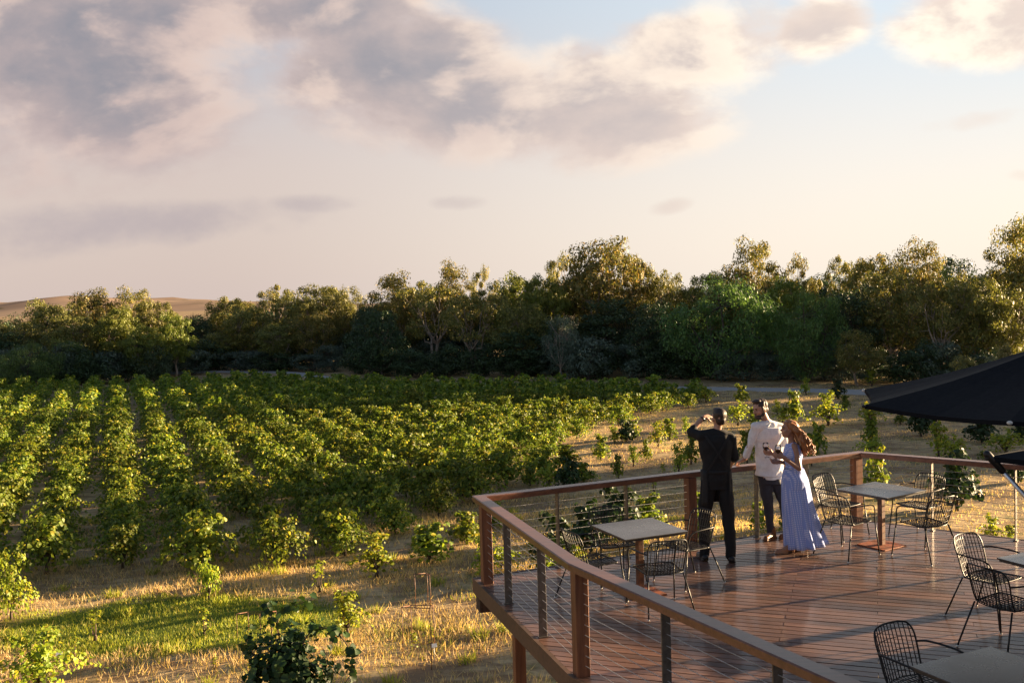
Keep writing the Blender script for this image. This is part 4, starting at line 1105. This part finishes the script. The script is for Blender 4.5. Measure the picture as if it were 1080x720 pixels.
b.cap(nk,hd+V3((0,0,-.05)),.054,.052)
L_,R_=head(b,hd,(-.25,1,-.02),(0,0,1),1.08)
b.chain([sl,el,wl],[.050,.042,.030]); b.chain([sr,er,wr],[.050,.042,.030])
hand(b,wl,(.75,.45,.10),(0,.6,-1),.25,1); hand(b,wr,(.15,.9,-.25),(0,-.2,-1),.35,-1)
b.chain([hl,kl,al],[.085,.055,.040]); b.chain([hr,kr,ar],[.085,.055,.040]); b.cap(al+V3((0,0,-.04)),al+V3((-.02,.12,-.06)),.03,.03); b.cap(ar+V3((0,0,-.04)),ar+V3((.02,.12,-.06)),.03,.03)
body=b.organic('body',M['skin'],root,.008,2)
face(L_,R_,root,1.08)
b=MB(); b.ball(L_(0,-.022,.045),(.086,.100,.088),20,14,R_); b.ball(L_(0,-.052,-.012),(.070,.056,.072),14,10,R_); b.ball(L_(0,.020,.100),(.060,.060,.030),12,8,R_)
b.organic('hair',M['hairdark'],root,.007,2,wrinkle(.004,90,1))
b=MB(); torso(b,pe,wa,ch,sl,sr,nk+V3((0,0,-.02)),.012); b.chain([sl,lerp(sl,el,.5),el,lerp(el,wl,.22)],[.070,.066,.058,.052]); b.chain([sr,lerp(sr,er,.5),er,lerp(er,wr,.15)],[.070,.064,.056,.050])
b.organic('shirt',M['blackcloth'],root,.009,2,wrinkle(.007,26,2))
b=MB(); b.chain([hl,lerp(hl,kl,.5),kl,lerp(kl,al,.5),al+V3((0,0,-.02))],[.105,.098,.080,.072,.066]); b.chain([hr,lerp(hr,kr,.5),kr,lerp(kr,ar,.5),ar+V3((0,0,-.02))],[.105,.098,.080,.072,.066]); b.loft([(pe+V3((0,0,-.12)),.185,.125,0),(pe,.185,.128,0),(lerp(pe,wa,.7),.172,.118,0)],24)
b.organic('trousers',M['blackcloth'],root,.009,2,wrinkle(.006,24,3))
# apron: a wrapped skirt open at the back, waist band and crossed straps
ns=26; vs=[];
for j in range(9):
    t=j/8
    for i in range(ns):
        a=math.radians(-48+ (276)*i/(ns-1)) # open at the back (-Y)
        z=pe.z+.12-.44*t; rx=.188+.008*t+.006*math.sin(a*7+t*3); ry=.135+.008*t
        vs.append((pe.x+rx*math.cos(a),pe.y+ry*math.sin(a),z))
fs=[(j*ns+i,j*ns+i+1,(j+1)*ns+i+1,(j+1)*ns+i) for j in range(8) for i in range(ns-1)]
b=MB(); b.add(vs,fs,True); ap=b.build('apron',M['apron'],root); m=ap.modifiers.new('t','SOLIDIFY'); m.thickness=.006
b=MB(); 
for (p,q) in (((-.15,.11),(.10,-.0)),((.15,.11),(-.10,-.0))):
    P_=[]
    for t in np.linspace(0,1,9): 
        z=(ch.z+.16)*(1-t)+(pe.z+.12)*t; xx=ch.x+(p[0]*(1-t)+(-p[0]*.95)*t); yy=ch.y-(.140+.012*math.sin(t*PI))+.05*(1-t)**6; P_.append((xx,yy,z))
    for i in range(8): b.bar(P_[i],P_[i+1],.026,.005,up=(0,-1,0))
b.build('apron_strap',M['apron'],root)
b=MB(); b.loft([(pe+V3((0,0,.085)),.193,.138,0),(pe+V3((0,0,.125)),.190,.135,0)],28); b.build('waist_band',M['apron'],root)
for ff,q in ((fl,-1),(fr,1)):
    b=MB(); b.cap(ff+V3((0,-.05,.045)),ff+V3((q*.02,.05,.045)),.045,.048); b.cap(ff+V3((0,0,.04)),ff+V3((q*.04,.17,.035)),.042,.034); b.box(ff+V3((q*.02,.05,.012)),(.085,.27,.022),rz=-q*.15,bev=.008)
    b.organic('shoe',M['blackshoe'],root,.009,2)
b=MB(); dw=(V3(wl)-V3(el)).normalized(); b.tube([V3(wl)-dw*.035,V3(wl)-dw*.012],.037,14); b.build('watch',M['blackshoe'],root)
# ---- man in the white shirt, right hand on the handrail, wine glass in the left
org=V3((3.45,13.42,0)); root=empty('person',tuple(org),0,'bearded person in untucked white shirt and dark trousers leaning one hand on the rail','person'); Y=13.42
hd=Wp(801.5,431.5,Y-.02)-org; nk=Wp(808,444,Y+.02)-org; sl=Wp(797,450,Y-.05)-org; sr=Wp(824,451,Y+.05)-org
el=Wp(791.5,469,Y-.02)-org; wl=Wp(785,484,Y+.10)-org; 
hrail=V3((3.02,13.62,1.03))-org
er=Wp(829,474,Y-.05)-org; wr=Wp(815,478,Y-.34)-org
ch=Wp(810,462,Y)-org; wa=Wp(811,480,Y)-org; pe=Wp(812,497,Y)-org
hl=V3((pe.x-.078,pe.y+.01,pe.z-.06)); hr=V3((pe.x+.078,pe.y+.0,pe.z-.06))
fl=V3(onz(813.5,568,0))-org; fr=V3(onz(830,566,0))-org; al=fl+V3((.0,0.02,.11)); ar=fr+V3((0,0,.11))
kl=lerp(hl,al,.48)+V3((.0,-.03,0)); kr=lerp(hr,ar,.48)+V3((.02,-.03,0)); RZ=-.35
b=MB(); torso(b,pe,wa,ch,sl,sr,nk,-.012,RZ); b.cap(nk,hd+V3((.03,0,-.05)),.056,.054)
L_,R_=head(b,hd,(-.88,-.42,-.22),(-.08,0,1),1.1,1.15)
b.chain([sl,el,wl],[.050,.042,.031]); b.chain([sr,er,wr],[.050,.042,.031])
hand(b,wl,hrail-wl,(0,-.1,-1),.25,-1); hand(b,wr,(-.95,-.15,.12),(0,.7,.5),.65,1)
b.chain([hl,kl,al],[.085,.055,.040]); b.chain([hr,kr,ar],[.085,.055,.040]); b.cap(al+V3((0,0,-.04)),al+V3((-.06,-.1,-.06)),.03,.03); b.cap(ar+V3((0,0,-.04)),ar+V3((-.05,-.1,-.06)),.03,.03)
b.organic('body',M['skin'],root,.008,2); face(L_,R_,root,1.1)
b=MB(); b.ball(L_(0,-.024,.048),(.088,.104,.092),20,14,R_); b.ball(L_(0,-.05,-.01),(.074,.062,.07),14,10,R_); b.cap(L_(-.078,.012,.03),L_(-.072,.012,-.04),.012,.012); b.cap(L_(.078,.012,.03),L_(.072,.012,-.04),.012,.012); b.ball(L_(0,.026,.110),(.066,.062,.030),12,8,R_)
b.organic('hair',M['hairdark'],root,.007,2,wrinkle(.004,90,4))
b=MB(); b.ball(L_(0,.036,-.080),(.062,.062,.048),14,10,R_); b.cap(L_(-.062,.0,-.045),L_(-.045,.055,-.082),.022,.022); b.cap(L_(.062,.0,-.045),L_(.045,.055,-.082),.022,.022); b.ball(L_(0,.084,-.040),(.028,.010,.008),8,6,R_)
b.organic('beard',M['hairdark'],root,.007,2,wrinkle(.003,90,5))
b=MB(); torso(b,pe,wa,ch,sl,sr,nk+V3((0,0,-.02)),.004,RZ); b.loft([(pe+V3((0,0,-.05)),.196,.155,RZ),(pe,.190,.146,RZ),(wa,.176,.132,RZ),(ch,.188,.13,RZ)],24)
b.chain([sl,lerp(sl,el,.5),el,lerp(el,wl,.75)],[.064,.060,.052,.048]); b.chain([sr,lerp(sr,er,.5),er,lerp(er,wr,.45)],[.064,.060,.052,.047])
b.organic('shirt',M['whiteshirt'],root,.009,1,wrinkle(.008,34,6))
b=MB(); 
for q in (-1,1): b.bar(nk+V3((q*.06,-.03,.0)),nk+V3((q*.015-.03,-.11,-.06)),.035,.012,bev=.004,up=(0,-.5,1))
b.loft([(nk+V3((0,0,-.03)),.075,.07,RZ),(nk+V3((0,0,.025)),.064,.062,RZ)],20,caps=False); b.build('collar',M['whiteshirt'],root)
b=MB(); b.chain([hl,lerp(hl,kl,.5),kl,lerp(kl,al,.5),al+V3((0,0,-.0))],[.086,.090,.070,.060,.050]); b.chain([hr,lerp(hr,kr,.5),kr,lerp(kr,ar,.5),ar+V3((0,0,-.0))],[.086,.090,.070,.060,.050]); b.loft([(pe+V3((0,0,-.16)),.155,.115,RZ),(pe,.155,.11,RZ)],24)
b.organic('trousers',M['jeans'],root,.009,2,wrinkle(.007,30,7))
for ff in (fl,fr):
    b=MB(); b.cap(ff+V3((.03,.03,.05)),ff+V3((.02,.02,.13)),.048,.052); b.cap(ff+V3((.02,.02,.045)),ff+V3((-.10,-.11,.038)),.046,.036); b.box(ff+V3((-.03,-.04,.012)),(.085,.27,.022),rz=-.8,bev=.008)
    b.organic('boot',M['boot'],root,.009,2)
gl1=V3(wr)+org+V3((-.085,-.03,.03))
# ---- woman in the long dress
org=V3((3.58,12.80,0)); root=empty('person',tuple(org),0,'person with long auburn curls in a light blue sleeveless maxi dress holding a wine glass','person'); Y=12.80
hd=Wp(831.5,453,Y)-org; nk=Wp(835,465,Y+.02)-org; sN=Wp(838,470.5,Y-.12)-org; sF=Wp(835,470.5,Y+.14)-org
elN=Wp(843,494,Y-.17)-org; wrN=Wp(826,482,Y-.22)-org; elF=Wp(836,489,Y+.2)-org; wrF=Wp(822,487,Y+.08)-org
ch=Wp(836,479,Y)-org; wa=Wp(837,492,Y)-org; pe=Wp(839,507,Y)-org
f1_=V3(onz(828,583,0))-org; f2_=V3(onz(842,580.5,0))-org
hl=V3((pe.x,pe.y-.08,pe.z-.03)); hr=V3((pe.x,pe.y+.08,pe.z-.03)); al=f1_+V3((.10,0,.14)); ar=f2_+V3((.10,0,.14)); kl=lerp(hl,al,.48)+V3((-.03,0,0)); kr=lerp(hr,ar,.48)+V3((-.02,0,0)); RZ=PI/2
b=MB(); torso(b,pe,wa,ch,sN,sF,nk,-.012,RZ,True); b.cap(nk,hd+V3((.02,0,-.05)),.044,.043)
L_,R_=head(b,hd,(-.97,-.10,.12),(.05,0,1),1.0,.85)
b.chain([sN,elN,wrN],[.040,.034,.025]); b.chain([sF,elF,wrF],[.040,.034,.025])
hand(b,wrN,(-.85,0,.35),(0,.9,.1),.6,1); hand(b,wrF,(-.9,-.1,.1),(0,-.5,.5),.4,-1)
b.chain([hl,kl,al],[.080,.050,.034]); b.chain([hr,kr,ar],[.080,.050,.034])
for f_ in (f1_,f2_): b.cap(f_+V3((.09,0,.10)),f_+V3((.0,0,.055)),.034,.030); b.cap(f_+V3((.0,0,.05)),f_+V3((-.08,0,.028)),.030,.022)
b.organic('body',M['skin2'],root,.008,2); face(L_,R_,root,1.0)
b=MB(); b.ball(L_(0,-.028,.045),(.088,.100,.088),20,14,R_)
r9=np.random.default_rng(5)
pth=[Wp(836,449,Y),Wp(842,456,Y),Wp(846,464,Y-.02),Wp(848.5,472,Y-.02),Wp(848,478,Y-.02)]
for dy in (-.09,-.03,.04,.09):
    b.chain([p-org+V3((-.02*abs(dy)*10,dy*(1+.1*i),0)) for i,p in enumerate(pth)],[.046,.046,.042,.034,.020])
b.chain([L_(.07,-.02,.06),L_(.085,-.03,-.01),L_(.075,-.05,-.08)],[.026,.028,.026])
b.organic('hair',M['hairred'],root,.008,1,wrinkle(.013,48,8))
b=MB()
for k_ in range(150):
    s0=r9.uniform(-.14,.14); st=pth[0]-org+V3((r9.uniform(-.03,.05),s0*.7,r9.uniform(-.02,.05))); P_=[]; ph=r9.uniform(0,6); fx=r9.uniform(.0,.10); ln=r9.uniform(.75,1.15)
    for t in np.linspace(0,1,14):
        i=min(3,int(t*4)); u_=t*4-i; c0=lerp(pth[i],pth[i+1],u_)-org
        P_.append(c0+V3((fx*(.3+t)+.013*math.sin(t*26+ph)-.02,s0*(.8+.6*t)+.013*math.cos(t*26+ph),(1-ln)*.2*t+.02)))
    b.tube(P_,[.0062]*13+[.003],5)
b.build('curl',M['hairred'],root)
# dress: fitted bodice and pleated skirt
b=MB(); torso(b,pe,wa,ch,sN*0.75+sF*0.25,sF*0.75+sN*0.25,nk+V3((0,0,-.05)),.008,RZ,True)
b.organic('bodice',M['dress'],root,.008,1,wrinkle(.004,40,9))
hemC=[Wp(837,494,Y)-org,Wp(838.5,506,Y)-org,Wp(841,530,Y)-org,Wp(845,552,Y)-org,Wp(850,574,Y)-org]
hemW=[.125,.165,.185,.215,.262]; hemD=[.095,.14,.18,.22,.26]; ns=96; vs=[];JJ=26
for j in range(JJ):
    t=j/(JJ-1)*4; i=min(3,int(t)); u_=t-i; c0=lerp(hemC[i],hemC[i+1],u_); rx=hemW[i]*(1-u_)+hemW[i+1]*u_; ry=hemD[i]*(1-u_)+hemD[i+1]*u_
    for q in range(ns):
        a=2*PI*q/ns; pl=1+(.015+.075*(t/4)**1.2)*(math.sin(a*11+.6*math.sin(t*1.3))+.5*math.sin(a*17+1.+t*.4))
        z=c0.z+(.03*math.cos(a)*(t/4)**2)
        vs.append((c0.x+rx*pl*math.cos(a),c0.y+ry*pl*math.sin(a),z))
fs=[(j*ns+q,j*ns+(q+1)%ns,(j+1)*ns+(q+1)%ns,(j+1)*ns+q) for j in range(JJ-1) for q in range(ns)]
b=MB(); b.add(vs,fs,True); sk=b.build('skirt',M['dress'],root); m=sk.modifiers.new('t','SOLIDIFY'); m.thickness=.004
b=MB(); b.loft([(wa+V3((0,0,-.02)),.104,.135,0),(wa+V3((0,0,.02)),.102,.132,0)],28); b.build('waist_band',M['dress'],root)
for f_ in (f1_,f2_):
    b=MB(); b.cap(f_+V3((.085,0,.085)),f_+V3((.0,0,.045)),.040,.036); b.cap(f_+V3((.0,0,.04)),f_+V3((-.10,0,.026)),.036,.026); b.cap(f_+V3((.10,0,.075)),f_+V3((.105,0,.018)),.028,.018); b.box(f_+V3((-.05,0,.008)),(.16,.07,.016),bev=.005)
    b.organic('sandal',M['sandal'],root,.008,1)
gl2=V3(wrN)+org+V3((-.075,-.02,.04))
# ---- glasses
def wineglass(base,tilt,label):
    root=empty('wine_glass',tuple(base),0,label,'wine glass'); root.rotation_euler=(0,tilt,0)
    prof=[(.033,0),(.032,.003),(.006,.006),(.0035,.02),(.0035,.085),(.010,.092),(.028,.105),(.040,.128),(.042,.150),(.038,.175),(.033,.195)]
    b=MB(); b.loft([(V3((0,0,z)),r,r,0) for r,z in prof],24,caps=False)
    g=b.build('bowl',M['glass'],root); m=g.modifiers.new('t','SOLIDIFY'); m.thickness=.0012
    b=MB(); b.loft([(V3((0,0,z)),r,r,0) for r,z in ((.006,.096),(.025,.106),(.037,.128),(.039,.140))],20); b.build('wine',M['wine'],root)
wineglass(gl1+V3((0,0,-.075)),-.08,'wine glass held in front of the white shirt by the bearded man')
wineglass(gl2+V3((0,0,-.075)),.05,'wine glass held by the woman in the light blue dress')

# prototypes never placed
for o in [o for o in bpy.data.objects if o.parent is None and o.type=='EMPTY' and 'label' not in o]:
    for ch in list(o.children_recursive): bpy.data.objects.remove(ch)
    bpy.data.objects.remove(o)
